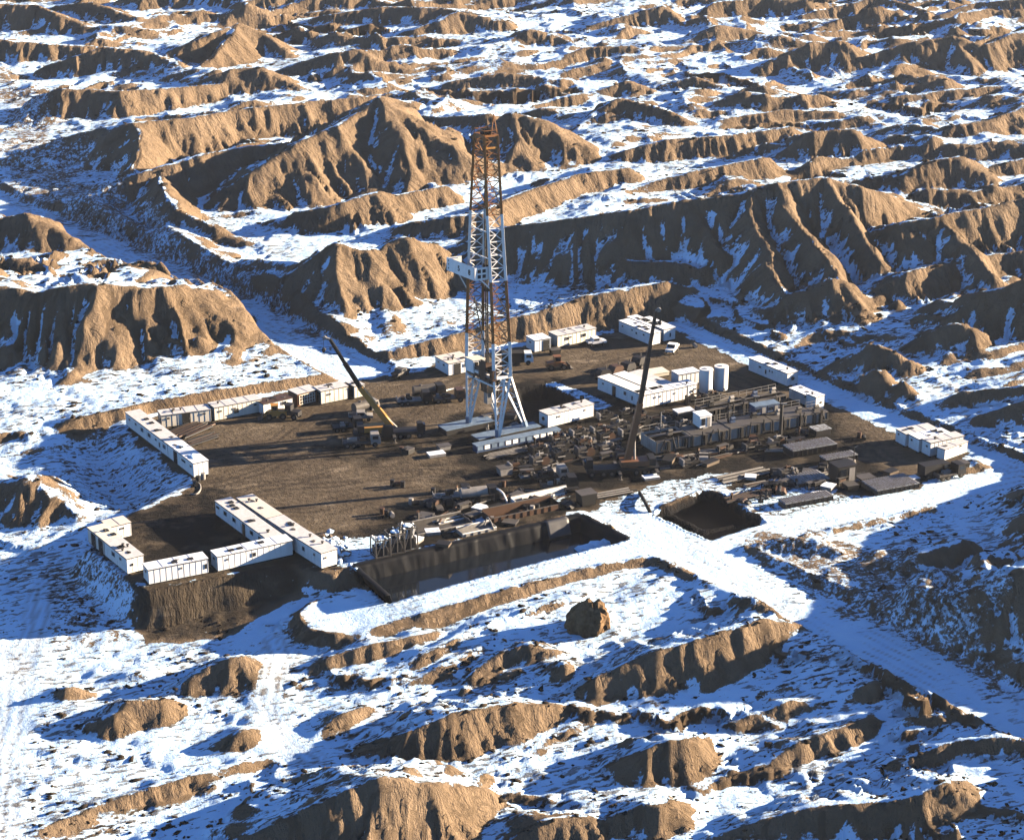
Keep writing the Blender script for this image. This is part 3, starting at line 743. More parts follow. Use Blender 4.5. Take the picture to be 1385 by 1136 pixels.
# ------------------------------------------------------------------ mesh builder
class MB:
    def __init__(self):
        self.v = []; self.f = []; self.mi = []; self.sm = []
    def _add(self, vs, fs, mi=0, smooth=False):
        o = len(self.v)
        self.v += [tuple(map(float, p)) for p in vs]
        for f in fs:
            self.f.append(tuple(i + o for i in f)); self.mi.append(mi); self.sm.append(smooth)
        return self
    def box(self, x0, x1, y0, y1, z0, z1, mi=0):
        vs = [(x0, y0, z0), (x1, y0, z0), (x1, y1, z0), (x0, y1, z0), (x0, y0, z1), (x1, y0, z1), (x1, y1, z1), (x0, y1, z1)]
        return self._add(vs, [(3, 2, 1, 0), (4, 5, 6, 7), (0, 1, 5, 4), (1, 2, 6, 5), (2, 3, 7, 6), (3, 0, 4, 7)], mi)
    def prism(self, poly, y0, y1, mi=0):
        """outline in (x, z) pushed along y"""
        n = len(poly)
        vs = [(x, y0, z) for x, z in poly] + [(x, y1, z) for x, z in poly]
        fs = [tuple(range(n)), tuple(range(2 * n - 1, n - 1, -1))] + [(i, i + n, (i + 1) % n + n, (i + 1) % n) for i in range(n)]
        return self._add(vs, fs, mi)
    def slab(self, poly, z0, z1, mi=0):
        """outline in (x, y) between two levels"""
        n = len(poly)
        vs = [(p[0], p[1], z0) for p in poly] + [(p[0], p[1], z1) for p in poly]
        fs = [tuple(range(n - 1, -1, -1)), tuple(range(n, 2 * n))] + [(i, (i + 1) % n, (i + 1) % n + n, i + n) for i in range(n)]
        return self._add(vs, fs, mi)
    def bar(self, p, q, r, n=4, mi=0, r2=None):
        p = Vector(p); q = Vector(q); d = q - p
        if d.length < 1e-6:
            return self
        d.normalize()
        u = d.cross(Vector((0, 0, 1)) if abs(d.z) < .95 else Vector((1, 0, 0))).normalized(); w = d.cross(u)
        r2 = r if r2 is None else r2
        vs = []
        for c, rr in ((p, r), (q, r2)):
            for i in range(n):
                a = 2 * math.pi * (i + .5) / n
                vs.append(c + (u * math.cos(a) + w * math.sin(a)) * rr * (1.18 if n == 4 else 1))
        fs = [(i, (i + 1) % n, (i + 1) % n + n, i + n) for i in range(n)] + [tuple(range(n - 1, -1, -1)), tuple(range(n, 2 * n))]
        return self._add(vs, fs, mi, False) if n < 8 else self._add(vs, fs[:-2], mi, True)._add([vs[i] for i in range(2 * n)], fs[-2:], mi, False)
    def cyl(self, p, q, r, n=14, mi=0, r2=None):
        return self.bar(p, q, r, n, mi, r2)
    def tube(self, pts, r, n=6, mi=0):
        for a, b in zip(pts[:-1], pts[1:]):
            self.bar(a, b, r, n, mi)
        return self
    def blob(self, c, r, sx=1, sy=1, sz=1, seed=0, mi=0, rough=.25, sub=2):
        bm = bmesh.new(); bmesh.ops.create_icosphere(bm, subdivisions=sub, radius=1)
        rnd = random.Random(seed)
        vs = []
        for v in bm.verts:
            k = r * (1 + rough * (rnd.random() - .5) * 2)
            vs.append((c[0] + v.co.x * k * sx, c[1] + v.co.y * k * sy, c[2] + v.co.z * k * sz))
        fs = [tuple(v.index for v in f.verts) for f in bm.faces]
        bm.free()
        return self._add(vs, fs, mi)
    def build(self, name, mats, parent=None, label=None):
        if not isinstance(mats, (list, tuple)):
            mats = [mats]
        m = bpy.data.meshes.new(name); m.from_pydata(self.v, [], self.f)
        for a in mats:
            m.materials.append(a)
        m.polygons.foreach_set("material_index", self.mi); m.polygons.foreach_set("use_smooth", self.sm)
        m.update()
        o = bpy.data.objects.new(name, m); COL.objects.link(o)
        if parent:
            o.parent = parent
        if label:
            o["label"] = label
        return o

def thing(name, label, cat, loc=(0, 0, 0), rotz=0.0, group=None):
    o = bpy.data.objects.new(name, None); COL.objects.link(o)
    o.empty_display_size = .5
    o.location = tuple(map(float, loc)); o.rotation_euler = (0, 0, rotz)
    o["label"] = label; o["category"] = cat
    if group:
        o["group"] = group
    return o

def tag(o, label, cat, group=None):
    o["label"] = label; o["category"] = cat
    if group:
        o["group"] = group
    return o

def copy_tree(o, parent=None):
    c = o.copy(); COL.objects.link(c)
    if parent:
        c.parent = parent
    for ch in list(o.children):
        copy_tree(ch, c)
    return c

def place(px, py, z=None):
    """ground point under a pixel, on the terrain"""
    zz = 0.0
    for _ in range(4):
        p = at(px, py, zz); zz = gz(p[0], p[1])
    return p

B_DIR = math.radians(24.0)
RND = random.Random(7)

# ------------------------------------------------------------------ site cabins
CABINS = []
def cabin(label, p0, p1, depth=2.6, h=2.45, feats=(), roof=M_GREYROOF, wall=M_WHITE, group=None, name="site_cabin", skid=.25, junk=2, cat="cabin", z=0.0, seed=None, snow=0):
    a = at(*p0, z); b = at(*p1, z)
    L = math.hypot(*(b - a)[:2]); rz = math.atan2(b[1] - a[1], b[0] - a[0])
    t = thing(name, label, cat, (a[0], a[1], z), rz, group)
    rd = random.Random(seed if seed is not None else len(CABINS) * 13 + 5)
    CABINS.append(t)
    h1 = skid + h
    body = MB().box(0, L, 0, depth, skid, h1)
    nr = max(3, int(L / .9))
    for i in range(nr + 1):                                   # wall ribs standing a little proud
        x = L * i / nr
        body.box(max(x - .04, 0), min(x + .04, L), -.035, -.001, skid + .06, h1 - .05)
    for i in range(4):
        y = depth * i / 3
        for xx in ((-.035, -.001), (L + .001, L + .035)):
            body.box(xx[0], xx[1], max(y - .04, .004), min(y + .04, depth - .004), skid + .06, h1 - .05)
    body.build("body", wall, t)
    rf = MB().box(-.09, L + .09, -.09, depth + .09, h1 + .003, h1 + .12)
    for i in range(1, max(2, int(L / 2.2))):
        x = L * i / max(2, int(L / 2.2))
        rf.box(x - .05, x + .05, -.05, depth + .05, h1 + .122, h1 + .16)
    rfo = rf.build("roof", roof, t)
    MB().box(-.10, L + .10, -.125, -.092, h1 - .05, h1 + .09).box(-.125, -.101, -.125, depth + .1, h1 - .05, h1 + .09).box(L + .101, L + .125, -.125, depth + .1, h1 - .05, h1 + .09).build("roof_trim", M_GREY, t)
    sk = MB()
    for y in (.25, depth - .25):
        sk.box(-.2, L + .2, y - .1, y + .1, 0, skid - .003)
    for i in range(4):
        x = L * (i + .5) / 4
        sk.box(x - .08, x + .08, .36, depth - .36, .03, skid - .01)
    sk.build("skid", M_DARK, t)
    for fe in feats:
        face, u, kind = fe[:3]
        W, H, zc = {'w': (.95, .62, 1.45), 's': (.55, .3, 1.6), 'd': (.95, 1.95, 1.0), 'D': (1.5, 2.1, 1.07), 'v': (.4, .4, 1.3), 'f': (.75, .75, 1.3), 't': (.3, .8, 1.1), 'L': (1.5, .32, 1.55)}[kind]
        W = fe[3] if len(fe) > 3 else W
        if h < 2.2 and kind in 'dD':
            H *= h / 2.3; zc *= h / 2.3
        zc += skid
        if face in 'fb':
            c = u * L
            yy = -.04 if face == 'f' else depth + .04
            def bx(m, w, hh, d0, d1):
                return m.box(c - w / 2, c + w / 2, min(yy - d0, yy - d1), max(yy - d0, yy - d1), zc - hh / 2, zc + hh / 2)
        else:
            c = u * depth
            xx = -.04 if face == 's' else L + .04
            sg = 1 if face == 's' else -1
            def bx(m, w, hh, d0, d1):
                e = sorted((xx - sg * d0, xx - sg * d1))
                return m.box(e[0], e[1], c - w / 2, c + w / 2, zc - hh / 2, zc + hh / 2)
        if kind in 'dD':
            dr = bx(MB(), W, H, 0, .05).build("door", M_BROWN if kind == 'd' else M_BLACK, t)
            hm = MB()
            if face in 'fb':
                hm.box(c + W * .32, c + W * .4, yy - .1, yy - .052, zc - .05, zc + .1)
            else:
                e = sorted((xx - sg * .052, xx - sg * .1)); hm.box(e[0], e[1], c + W * .32, c + W * .4, zc - .05, zc + .1)
            hm.build("handle", M_LGREY, dr)
        elif kind == 'f':
            m = MB()
            if face in 'fb':
                m.cyl((c, yy + .02, zc), (c, yy - .14, zc), W / 2, 14)
            else:
                m.cyl((xx + sg * .02, c, zc), (xx - sg * .14, c, zc), W / 2, 14)
            m.build("fan", M_DARK, t)
        elif kind in 'ws':
            w_ = bx(MB(), W, H, .0, .05).build("window", M_GLASS, t)
            fr = MB()
            for q in (-1, 1):
                if face in 'fb':
                    fr.box(c + q * W / 2 - .04, c + q * W / 2 + .04, yy - .075, yy - .052, zc - H / 2 - .04, zc + H / 2 + .04)
                    fr.box(c - W / 2 + .04, c + W / 2 - .04, yy - .075, yy - .052, zc + q * H / 2 - .03, zc + q * H / 2 + .03)
                else:
                    e = sorted((xx - sg * .052, xx - sg * .075))
                    fr.box(e[0], e[1], c + q * W / 2 - .04, c + q * W / 2 + .04, zc - H / 2 - .04, zc + H / 2 + .04)
                    fr.box(e[0], e[1], c - W / 2 + .04, c + W / 2 - .04, zc + q * H / 2 - .03, zc + q * H / 2 + .03)
            fr.build("frame", M_LGREY, w_)
        else:
            bx(MB(), W, H, .0, .06).build("vent", M_DARK, t)
    zt = h1 + .165
    for i in range(junk):
        x = rd.uniform(.12, .88) * L; y = rd.uniform(.25, .75) * depth
        k = rd.choice(['vent', 'patch', 'hatch'])
        if k == 'vent':
            MB().cyl((x, y, h1 + .121), (x, y, zt + .28), .16, 10).cyl((x, y, zt + .28), (x, y, zt + .36), .26, 10).build("roof_vent", M_GREY, t)
        elif k == 'hatch':
            MB().box(x - .45, x + .45, y - .35, y + .35, h1 + .123, zt + .1).build("roof_hatch", M_DARK, t)
        else:
            m = MB(); n = 9
            pl = [(x + math.cos(6.283 * j / n) * rd.uniform(.25, .7), min(max(y + math.sin(6.283 * j / n) * rd.uniform(.15, .4), .05), depth - .05)) for j in range(n)]
            m.slab(pl, h1 + .124, zt + .02).build("roof_patch", M_GREY, t)
    for i in range(snow):
        x = rd.uniform(.2, .8) * L; y = rd.uniform(.35, .65) * depth
        MB().blob((x, y, h1 + .13), 1, rd.uniform(.6, 1.4), rd.uniform(.4, .8), rd.uniform(.12, .25), rd.randint(0, 99), 0, .2).build("roof_snow", M_SNOW, t)
    return t

g1 = "row of cabins down the left edge of the pad"
cabin("white site cabin at the far end of the left cabin row, beside the snow hollow", (171, 576.3), (199, 597.8), 2.7, 2.35, [('f', .2, 's'), ('f', .5, 's'), ('f', .8, 'w')], group=g1, junk=2)
cabin("white site cabin with several small openings in the middle of the left cabin row", (199.6, 598.3), (227.3, 619.5), 2.7, 2.35, [('f', .12, 'w'), ('f', .45, 's'), ('f', .62, 't'), ('f', .85, 'w')], group=g1, junk=3)
cabin("white site cabin with snow heaps on its roof, near end of the left cabin row", (228, 620), (262.6, 647), 2.7, 2.4, [('f', .3, 'D'), ('f', .62, 'L'), ('f', .9, 's')], M_SNOWROOF, group=g1, junk=2, snow=3)
g2 = "cabins backed up to the bank at the left of the pad"
cabin("cream cabin with a wide dark open doorway, next to the left cabin row", (219.3, 580), (285.7, 571.3), 2.9, 2.2, [('f', .13, 's'), ('f', .5, 'D'), ('f', .86, 's')], wall=M_CREAM, group=g2, junk=3)
cabin("long cream cabin with four small slits, beside the cabin with the open doorway", (290.8, 570.5), (354, 558.5), 2.9, 2.4, [('f', .12, 's'), ('f', .42, 's'), ('f', .46, 't', .9), ('f', .86, 's')], wall=M_CREAM, group=g2, junk=1)
cabin("low white cabin behind the yellow loader, left of the rusty cabin", (357, 563), (396, 554), 2.6, 2.0, [('f', .7, 'w')], M_BROWN, group=g2, junk=3)
t = cabin("rusty orange generator cabin with a latticed front, left of a white cabin", (403, 551.5), (431, 544.5), 3.2, 2.3, [], M_GREYROOF, M_RUST, g2, "generator_cabin", junk=0)
L_ = 4.0
gm = MB()
for i in range(7):
    gm.box(.3 + i * .55, .42 + i * .55, -.12, -.04, .5, 2.3)
for z_ in (.5, 1.1, 1.7, 2.25):
    gm.box(.3, 3.7, -.16, -.121, z_, z_ + .1)
gm.build("grille", M_CREAM, t)
cabin("white cabin with a brown left end wall, right of the rusty generator cabin", (434.8, 548), (471, 540.7), 3.0, 2.4, [('f', .3, 's'), ('s', .5, 'D', 2.2)], M_GREYROOF, M_CREAM, g2, junk=3)
cabin("short white cabin at the right end of the bank row, behind the yellow crane boom", (479.8, 540), (493, 537), 3.0, 2.2, [('s', .5, 'D', 2.2)], M_GREYROOF, M_CREAM, g2, junk=1)

g3 = "cabins round the yard at the lower left"
cabin("plain white cabin on the embankment edge, leftmost of the two facing the viewer", (202, 792), (282, 776), 2.6, 2.25, [('f', .55, 's', .2), ('f', .96, 't'), ('s', .5, 's')], M_SNOWROOF, group=g3, junk=3)
cabin("white cabin with one square dark window, on the embankment edge", (295.2, 774.2), (396, 751.8), 2.6, 2.3, [('f', .13, 's', .22), ('f', .48, 'w', .6), ('s', .5, 's')], M_SNOWROOF, group=g3, junk=3)
cabin("white cabin with a cluttered dark roof at the left corner of the yard", (142.6, 753), (172.9, 777.7), 2.7, 2.35, [('f', .4, 'w'), ('f', .72, 's'), ('e', .3, 'v')], M_GREYROOF, group=g3, junk=7)
cabin("tan sided cabin with two dark doorways at the far left corner of the yard", (120.2, 735), (141.8, 752.4), 2.9, 2.4, [('f', .35, 'D'), ('f', .8, 'D')], M_CREAM, M_TAN, g3, junk=3)
cabin("small white cabin with a pinkish brown roof inside the yard's left corner", (149.5, 733), (178, 726), 3.0, 2.2, [('f', .6, 's')], M_TAN, M_WHITE, g3, junk=0)
cabin("white cabin with a long dark slit window, upper one bordering the yard on its right", (292.3, 697.7), (326.2, 722.8), 2.7, 2.3, [('f', .1, 'L', 1.0), ('f', .4, 'w'), ('f', .75, 'w')], group=g3, junk=3)
cabin("white cabin with a brown door, lower one bordering the yard on its right", (327, 723.4), (361.5, 749), 2.7, 2.25, [('f', .1, 'd'), ('f', .42, 'w'), ('f', .75, 'w')], group=g3, junk=4)
g4 = "row of three cabins ending at the rubble heap"
cabin("pale roofed cabin at the upper end of the row ending at the rubble heap", (321.2, 694), (361, 721.8), 2.8, 2.35, [('f', .9, 's')], M_TAN, group=g4, junk=4)
cabin("grey roofed cabin in the middle of the row that ends at the white rubble heap", (363, 723), (398, 746.8), 2.8, 2.35, [('f', .2, 's')], group=g4, junk=4)
cabin("white cabin with its end wall against the white rubble heap", (398.8, 747.4), (435.2, 770.6), 2.8, 2.45, [('f', .35, 'w', .6), ('f', .75, 's', .4), ('e', .25, 's', .3)], group=g4, junk=3)

g5 = "cabins along the far side of the pad"
cabin("white cabin with a brown cluttered roof standing behind the derrick's left leg", (607, 509.5), (640, 503), 5.2, 2.3, [('s', .35, 's'), ('s', .75, 's'), ('f', .35, 'D'), ('f', .7, 'w')], M_TAN, M_WHITE, g5, junk=5)
cabin("small bluish white cabin with a dark open right half, far side of the pad", (723.3, 477.8), (744.6, 474), 3.4, 2.3, [('f', .72, 'D'), ('s', .5, 's')], M_SNOWROOF, group=g5, junk=0)
cabin("long cream cabin at the foot of the cut bank, far side of the pad", (754, 471.4), (805.8, 460.6), 3.2, 2.3, [('f', .25, 'w', .8), ('f', .33, 's'), ('f', .68, 'w')], M_GREYROOF, M_CREAM, g5, junk=3)
g6 = "three cabins side by side at the far right of the pad"
cabin("white cabin with its long side to the pad, nearest of the far right trio", (837, 450.7), (880.4, 468.7), 2.4, 2.35, [('f', .12, 's', .3), ('f', .42, 's', .3), ('f', .55, 'v'), ('f', .78, 's', .4)], M_SNOWROOF, group=g6, junk=4)
cabin("white cabin squeezed in the middle of the far right trio", (848, 445.6), (881, 459.6), 2.4, 2.4, [], M_SNOWROOF, group=g6, junk=4)
cabin("white cabin with a dark slot in its end wall, rightmost of the far right trio", (863, 448.5), (897.5, 463.3), 2.9, 2.4, [('e', .55, 't')], M_SNOWROOF, group=g6, junk=1)
cabin("lone white cabin with a round fan in its end wall, by the snowy track", (1012.5, 502.3), (1064.3, 523.8), 2.6, 2.4, [('f', .3, 's'), ('f', .55, 's', .25), ('f', .62, 's', .25), ('f', .45, 't'), ('e', .5, 'f')], M_SNOWROOF, group="cabins along the right edge of the pad", junk=3)
cabin("tall narrow white cabin with a dark hatch at the end of the mud tanks", (1102.7, 557), (1114, 553.6), 2.4, 2.5, [('f', .6, 'v')], M_SNOWROOF, group="cabins along the right edge of the pad", junk=1)
cabin("low snow roofed cabin behind the tall narrow cabin at the mud tanks", (1067, 540), (1094, 552), 2.6, 1.9, [('f', .8, 's')], M_SNOWROOF, M_TAN, "cabins along the right edge of the pad", junk=2)

g7 = "block of cabins in the middle of the pad"
cabin("long white cabin closing the front of the block beside the two round tanks", (868.6, 553.8), (929, 541), 2.7, 2.4, [('f', .28, 's', .3), ('f', .4, 's', .25), ('f', .72, 's', .2)], M_WHITE, group=g7, junk=0)
cabin("white cabin with two round fans ending the front of the block", (930.2, 540.8), (942, 538), 2.8, 2.45, [('f', .45, 'f', .5), ('f', .8, 's', .4)], M_SNOWROOF, group=g7, junk=1)
cabin("white cabin with a brown door, leftmost of the block's three rear cabins", (808.5, 528.3), (861.5, 550.3), 2.7, 2.4, [('f', .14, 's', .4), ('f', .42, 'd'), ('f', .7, 'w', .6), ('f', .88, 't')], M_WHITE, group=g7, junk=0)
cabin("middle one of the block's three rear cabins, white roofed", (829.5, 524.4), (882, 546.2), 2.7, 2.4, [], M_WHITE, group=g7, junk=0)
cabin("grey roofed cabin, rightmost of the block's three rear cabins", (850.5, 521.5), (899.5, 542), 2.7, 2.3, [], M_GREYROOF, group=g7, junk=1)
cabin("white cabin tucked behind the left round tank", (917.5, 524), (946, 519), 2.6, 2.2, [], M_SNOWROOF, group=g7, junk=0)
cabin("white cabin with a grey roof standing beside the derrick's right leg", (741.2, 579.8), (802.8, 564.4), 2.7, 2.3, [('f', .22, 's'), ('f', .8, 's', .25), ('s', .5, 'f', .7)], M_GREYROOF, group=g7, junk=5)
g8 = "four cabins side by side at the right corner of the pad"
def width(p0, pf):
    return float(np.linalg.norm(at(*p0) - at(*pf)))
cabin("grey roofed white cabin, uppermost of the four at the right corner of the pad", (1224, 605.4), (1266, 597.4), width((1224, 605.4), (1208, 599)), 2.2, [('s', .7, 's', .3)], M_GREYROOF, group=g8, junk=2)
cabin("white cabin second from the top among the four at the right corner", (1242, 613.3), (1285, 604.6), width((1242, 613.3), (1225.6, 606.8)), 2.3, [('s', .7, 's', .4)], M_SNOWROOF, group=g8, junk=4)
cabin("white cabin with a slatted grey roof, third from the top at the right corner", (1257.5, 619), (1302, 609), width((1257.5, 619), (1243.6, 614)), 2.4, [('s', .4, 's', .4), ('f', .6, 's', .3)], M_GREYROOF, group=g8, junk=2)
cabin("lowest and nearest white cabin of the four at the right corner", (1277, 624.3), (1307.5, 613), width((1277, 624.3), (1267, 620.6)), 1.9, [('f', .7, 's', .3)], M_GREYROOF, group=g8, junk=1)
# ------------------------------------------------------------------ the derrick
F0, L0, R0 = at(672, 591, 1.0), at(632, 573, 1.0), at(712, 577, 1.0)
V = lambda p: Vector((float(p[0]), float(p[1]), float(p[2])))
yF0 = F0[1]
ctr = (F0 + L0 + R0 + (L0 + R0 - F0)) / 4
derrick = thing("drilling_derrick", "tall latticed drilling derrick in rust and white bands standing on pale blue skids", "drilling rig", (ctr[0], ctr[1], 0))
def loc(p):
    return (float(p[0]) - ctr[0], float(p[1]) - ctr[1], float(p[2]))
MAST = [M_MAST, M_MASTRUST, M_DARK, M_YELLOW]
FC = [(668, 512, .8, 1.04), (667, 465, 1.0, 1.0), (664, 382, 1.3, .85), (659, 292, 1.6, .62), (655, 185, 1.9, .36)]   # pixel of the front chord, depth shift, spread
RV = [(2.9, 1.3), (2.85, 1.25), (2.55, 1.13), (2.45, 1.1), (2.2, 1.0)]
lv = []
for (px, py, dy, s), rv in zip(FC, RV):
    F = at_y(px, py, yF0 + dy)
    L = F + np.array((-4.7 * s, 6.3 * s, 0)); Rr = F + np.array((rv[0], rv[1], 0)); K = L + np.array((rv[0], rv[1], 0))
    lv.append((F, L, Rr, K))
def chord(c, t):
    """point at level parameter t = 0..4 on chord c"""
    i = min(int(t), 3); f = t - i
    return lv[i][c] * (1 - f) + lv[i + 1][c] * f
zf = lv[0][0][2]
BAND = {0: 0, 1: 1, 2: 0, 3: 1}         # white, rust, white, rust from the drill floor up
for c in range(4):
    m = MB()
    for i in range(4):
        m.bar(loc(chord(c, i)), loc(chord(c, i + .9999)), .35 - .03 * i, 4, BAND[i])
    m.build("leg", MAST, derrick)
BAYS = [(0, 3), (1, 5), (2, 5), (3, 7)]
def lattice(ca, cb, name, r=.095, cross=True, dbl=True, jit=0):
    m = MB()
    for lvl, n in BAYS:
        for j in range(n):
            t0, t1 = lvl + j / n, lvl + min((j + 1) / n, .9999)
            a0, a1, b0, b1 = loc(chord(ca, t0)), loc(chord(ca, t1)), loc(chord(cb, t0)), loc(chord(cb, t1))
            mi = BAND[lvl]
            m.bar(a0, b0, r, 4, mi)
            if cross:
                m.bar(a0, b1, r * .85, 4, mi)
                if dbl:
                    m.bar(b0, a1, r * .85, 4, mi)
                mid = [(a + b) / 2 for a, b in zip(a0, b1)]
                m.bar(mid, [(a + b) / 2 for a, b in zip(a0, a1)], r * .7, 4, mi)
    return m.build(name, MAST, derrick)
lattice(0, 2, "lattice_panel", .095)          # front right face
lattice(1, 3, "lattice_panel", .095)          # rear left face
for ca, cb in ((0, 1), (2, 3)):               # sparse girts on the two open faces
    m = MB()
    for t in (1.0, 1.45, 2.35, 2.75, 3.1, 3.45, 3.75, 3.98):
        MB().bar(loc(chord(ca, t)), loc(chord(cb, t)), .09, 4, 2 if t < 2.2 else BAND[min(int(t), 3)]).build("girt", MAST, derrick)
    if (ca, cb) == (2, 3):
        for t0, t1 in ((1.0, 1.45), (1.45, 2.0), (2.35, 2.75), (2.75, 3.1), (3.1, 3.45), (3.45, 3.75)):
            m.bar(loc(chord(ca, t0)), loc(chord(cb, t1)), .08, 4, 2)
    else:
        m.bar(loc(chord(ca, 1.15)), loc(chord(cb, 1.75)), .08, 4, 2); m.bar(loc(chord(ca, 3.1)), loc(chord(cb, 3.45)), .08, 4, 1)
        m.bar(loc(chord(ca, 3.45)), loc(chord(cb, 3.75)), .08, 4, 1); m.bar(loc(chord(ca, 3.75)), loc(chord(cb, 3.98)), .08, 4, 1)
    m.build("diagonals", MAST, derrick)
# splayed base legs
def base_leg(foot, tops, name="base_leg"):
    m = MB()
    for tp in tops:
        m.bar(loc(foot + (tp - tops[0]) * .16), loc(tp), .22, 4, 0)
    for j in range(1, 5):
        f = j / 5
        for a, b in zip(tops[:-1], tops[1:]):
            fa_, fb2 = foot + (a - tops[0]) * .16, foot + (b - tops[0]) * .16; pa = fa_ + (a - fa_) * f; pb = fb2 + (b - fb2) * f; pc = fb2 + (b - fb2) * min(f + .16, 1)
            m.bar(loc(pa), loc(pb), .085, 4, 0); m.bar(loc(pa), loc(pc), .075, 4, 0)
    o = m.build(name, MAST, derrick)
    ft = MB(); ft.bar(loc(foot + np.array((0, 0, -.1))), loc(foot + (tops[0] - foot) * .13), .34, 4, 0); ft.build("shoe", M_SKIDBLUE, o)
K0 = L0 + (R0 - F0)
jn = lv[0]
base_leg(F0, [jn[0], jn[0] * .35 + jn[2] * .65, jn[2]])
base_leg(L0, [jn[1], jn[1] * .5 + jn[3] * .5, jn[3]])
base_leg(R0, [jn[2], jn[2] * .35 + jn[0] * .65])
base_leg(K0, [jn[3], jn[3] * .7 + jn[1] * .3])
m = MB()                                       # heavy cross-beams joining the base legs at the floor
for a, b in ((0, 2), (1, 3), (0, 1), (2, 3)):
    m.bar(loc(jn[a]), loc(jn[b]), .3, 4, 0)
    m.bar(loc(jn[a] - np.array((0, 0, 1.5))), loc(jn[b] - np.array((0, 0, 1.5))), .16, 4, 0)
m.build("cross_beam", MAST, derrick)
# crown
Ft, Lt, Rt, Kt = [chord(c, 3.9999) for c in range(4)]
m = MB()
for a, b in ((Ft, Rt), (Rt, Kt), (Kt, Lt), (Lt, Ft)):
    m.bar(loc(a), loc(b), .2, 4, 0)
    m.bar(loc(a + np.array((0, 0, .9))), loc(b + np.array((0, 0, .9))), .06, 4, 0)
    m.bar(loc(a), loc(a + np.array((0, 0, .9))), .07, 4, 0)
m.slab([loc(Ft), loc(Rt), loc(Kt), loc(Lt)], loc(Ft)[2] - .06, loc(Ft)[2] - .01, 0)
m.bar(loc(chord(0, 3.85)), loc(chord(2, 3.85)), .2, 4, 1)
m.build("crown_platform", [M_MASTRUST, M_YELLOW], derrick)
tip = (Ft + Rt + Kt + Lt) / 4 + np.array((1.3, .8, 3.3))
MB().bar(loc((Ft + Rt) / 2), loc(tip), .09, 4).bar(loc(Rt), loc(tip), .09, 4).bar(loc((Ft + Rt) / 2), loc(Rt), .09, 4).build("gin_pole", M_MASTRUST, derrick)
cc = (Ft + Rt + Kt + Lt) / 4
m = MB()
for q in range(5):
    m.cyl(loc(cc + np.array((-.8 + q * .35, -.1, .4))), loc(cc + np.array((-.62 + q * .35, -.02, .4))), .55, 16)
m.build("crown_block", M_DARK, derrick)
# hoisting gear hanging inside
tb = (chord(0, 2.2) + chord(1, 2.2) + chord(2, 2.2) + chord(3, 2.2)) / 4
m = MB()
for q in range(6):
    o_ = np.array(((q % 3 - 1) * .28, (q // 3 - .5) * .5, 0))
    m.bar(loc(cc + o_), loc(tb + o_), .045, 4)
m.build("drill_line", M_DARK, derrick)
MB().box(loc(tb)[0] - .7, loc(tb)[0] + .7, loc(tb)[1] - .5, loc(tb)[1] + .5, loc(tb)[2] - 2.6, loc(tb)[2]).bar(loc(tb + np.array((0, 0, -2.6))), loc(tb + np.array((0, 0, -4.4))), .3, 8).cyl(loc(tb + np.array((-.5, 0, -4.4))), loc(tb + np.array((.5, 0, -4.4))), .5, 14).build("travelling_block", M_DARK, derrick)
st0, st1 = chord(0, .1) * .55 + chord(1, .1) * .45, chord(0, 2.9) * .6 + chord(1, 2.9) * .4
st0 = st0 + np.array((.9, .6, 0)); st1 = st1 + np.array((.7, .5, 0))
m = MB()
for q in range(2):
    d_ = np.array((q * .3, q * .16, 0)); m.bar(loc(st0 + d_), loc(st1 + d_), .14, 6)
m.build("stand_of_drill_pipe", M_DARK, derrick)
hs = [chord(1, 1.6) + np.array((1.2, 0, 0))]
for q in range(1, 9):
    f = q / 8; hs.append(chord(1, 1.6) * (1 - f) + chord(0, .5) * f + np.array((1.2 - f, 0, -5 * math.sin(math.pi * f) * .5)))
MB().tube([loc(p) for p in hs], .11, 6).build("mud_hose", M_BLACK, derrick)
# monkey board: a walled platform with two dark figures on its side
Fm = chord(0, 2.06)
Bv = np.array((math.cos(B_DIR), math.sin(B_DIR), 0)); Av = np.array((4.7, -6.3, 0)) / 7.86
mbc = Fm - Bv * 2.75 - Av * .3 + np.array((0, 0, -.2))
mb = MB()
FRM = Matrix(((-Av[0], Bv[0], 0), (-Av[1], Bv[1], 0), (0, 0, 1)))   # local x away from the viewer along the open face, y right, z up
def fl(x, y, z):
    p = mbc + (-Av) * x + Bv * y + np.array((0, 0, z)); return loc(p)
def fbox(m, x0, x1, y0, y1, z0, z1, mi=0):
    vs = [fl(x0, y0, z0), fl(x1, y0, z0), fl(x1, y1, z0), fl(x0, y1, z0), fl(x0, y0, z1), fl(x1, y0, z1), fl(x1, y1, z1), fl(x0, y1, z1)]
    return m._add(vs, [(0, 1, 2, 3), (7, 6, 5, 4), (4, 5, 1, 0), (5, 6, 2, 1), (6, 7, 3, 2), (7, 4, 0, 3)], mi)
ML, MW, MH = 8.2, 2.7, 2.25
fbox(MB(), 0, ML, 0, MW, 0, .12).build("monkey_board_floor", M_LGREY, derrick)
sidep = fbox(MB(), 0.1, ML, -.08, -.002, .0, MH).build("monkey_board_side_wall", M_MAST, derrick)
fp = MB(); fbox(fp, -.08, -.002, -.08, MW, .0, MH); fpo = fp.build("monkey_board_front_wall", M_MAST, derrick)
wm = MB()
for yy in (.45, 1.35):
    for zz in (.35, 1.3):
        fbox(wm, -.12, -.082, yy, yy + .6, zz, zz + .6)
wm.build("window", M_GLASS, fpo)
ew = MB(); fbox(ew, ML + .002, ML + .08, -.08, MW, 0, MH); ew.build("monkey_board_end_wall", M_MAST, derrick)
dm = MB()
for zz in (.4, 1.1, 1.75):
    fbox(dm, 7.55, 7.8, -.11, -.082, zz, zz + .25)
dm.build("bolt_plate", M_DARK, sidep)
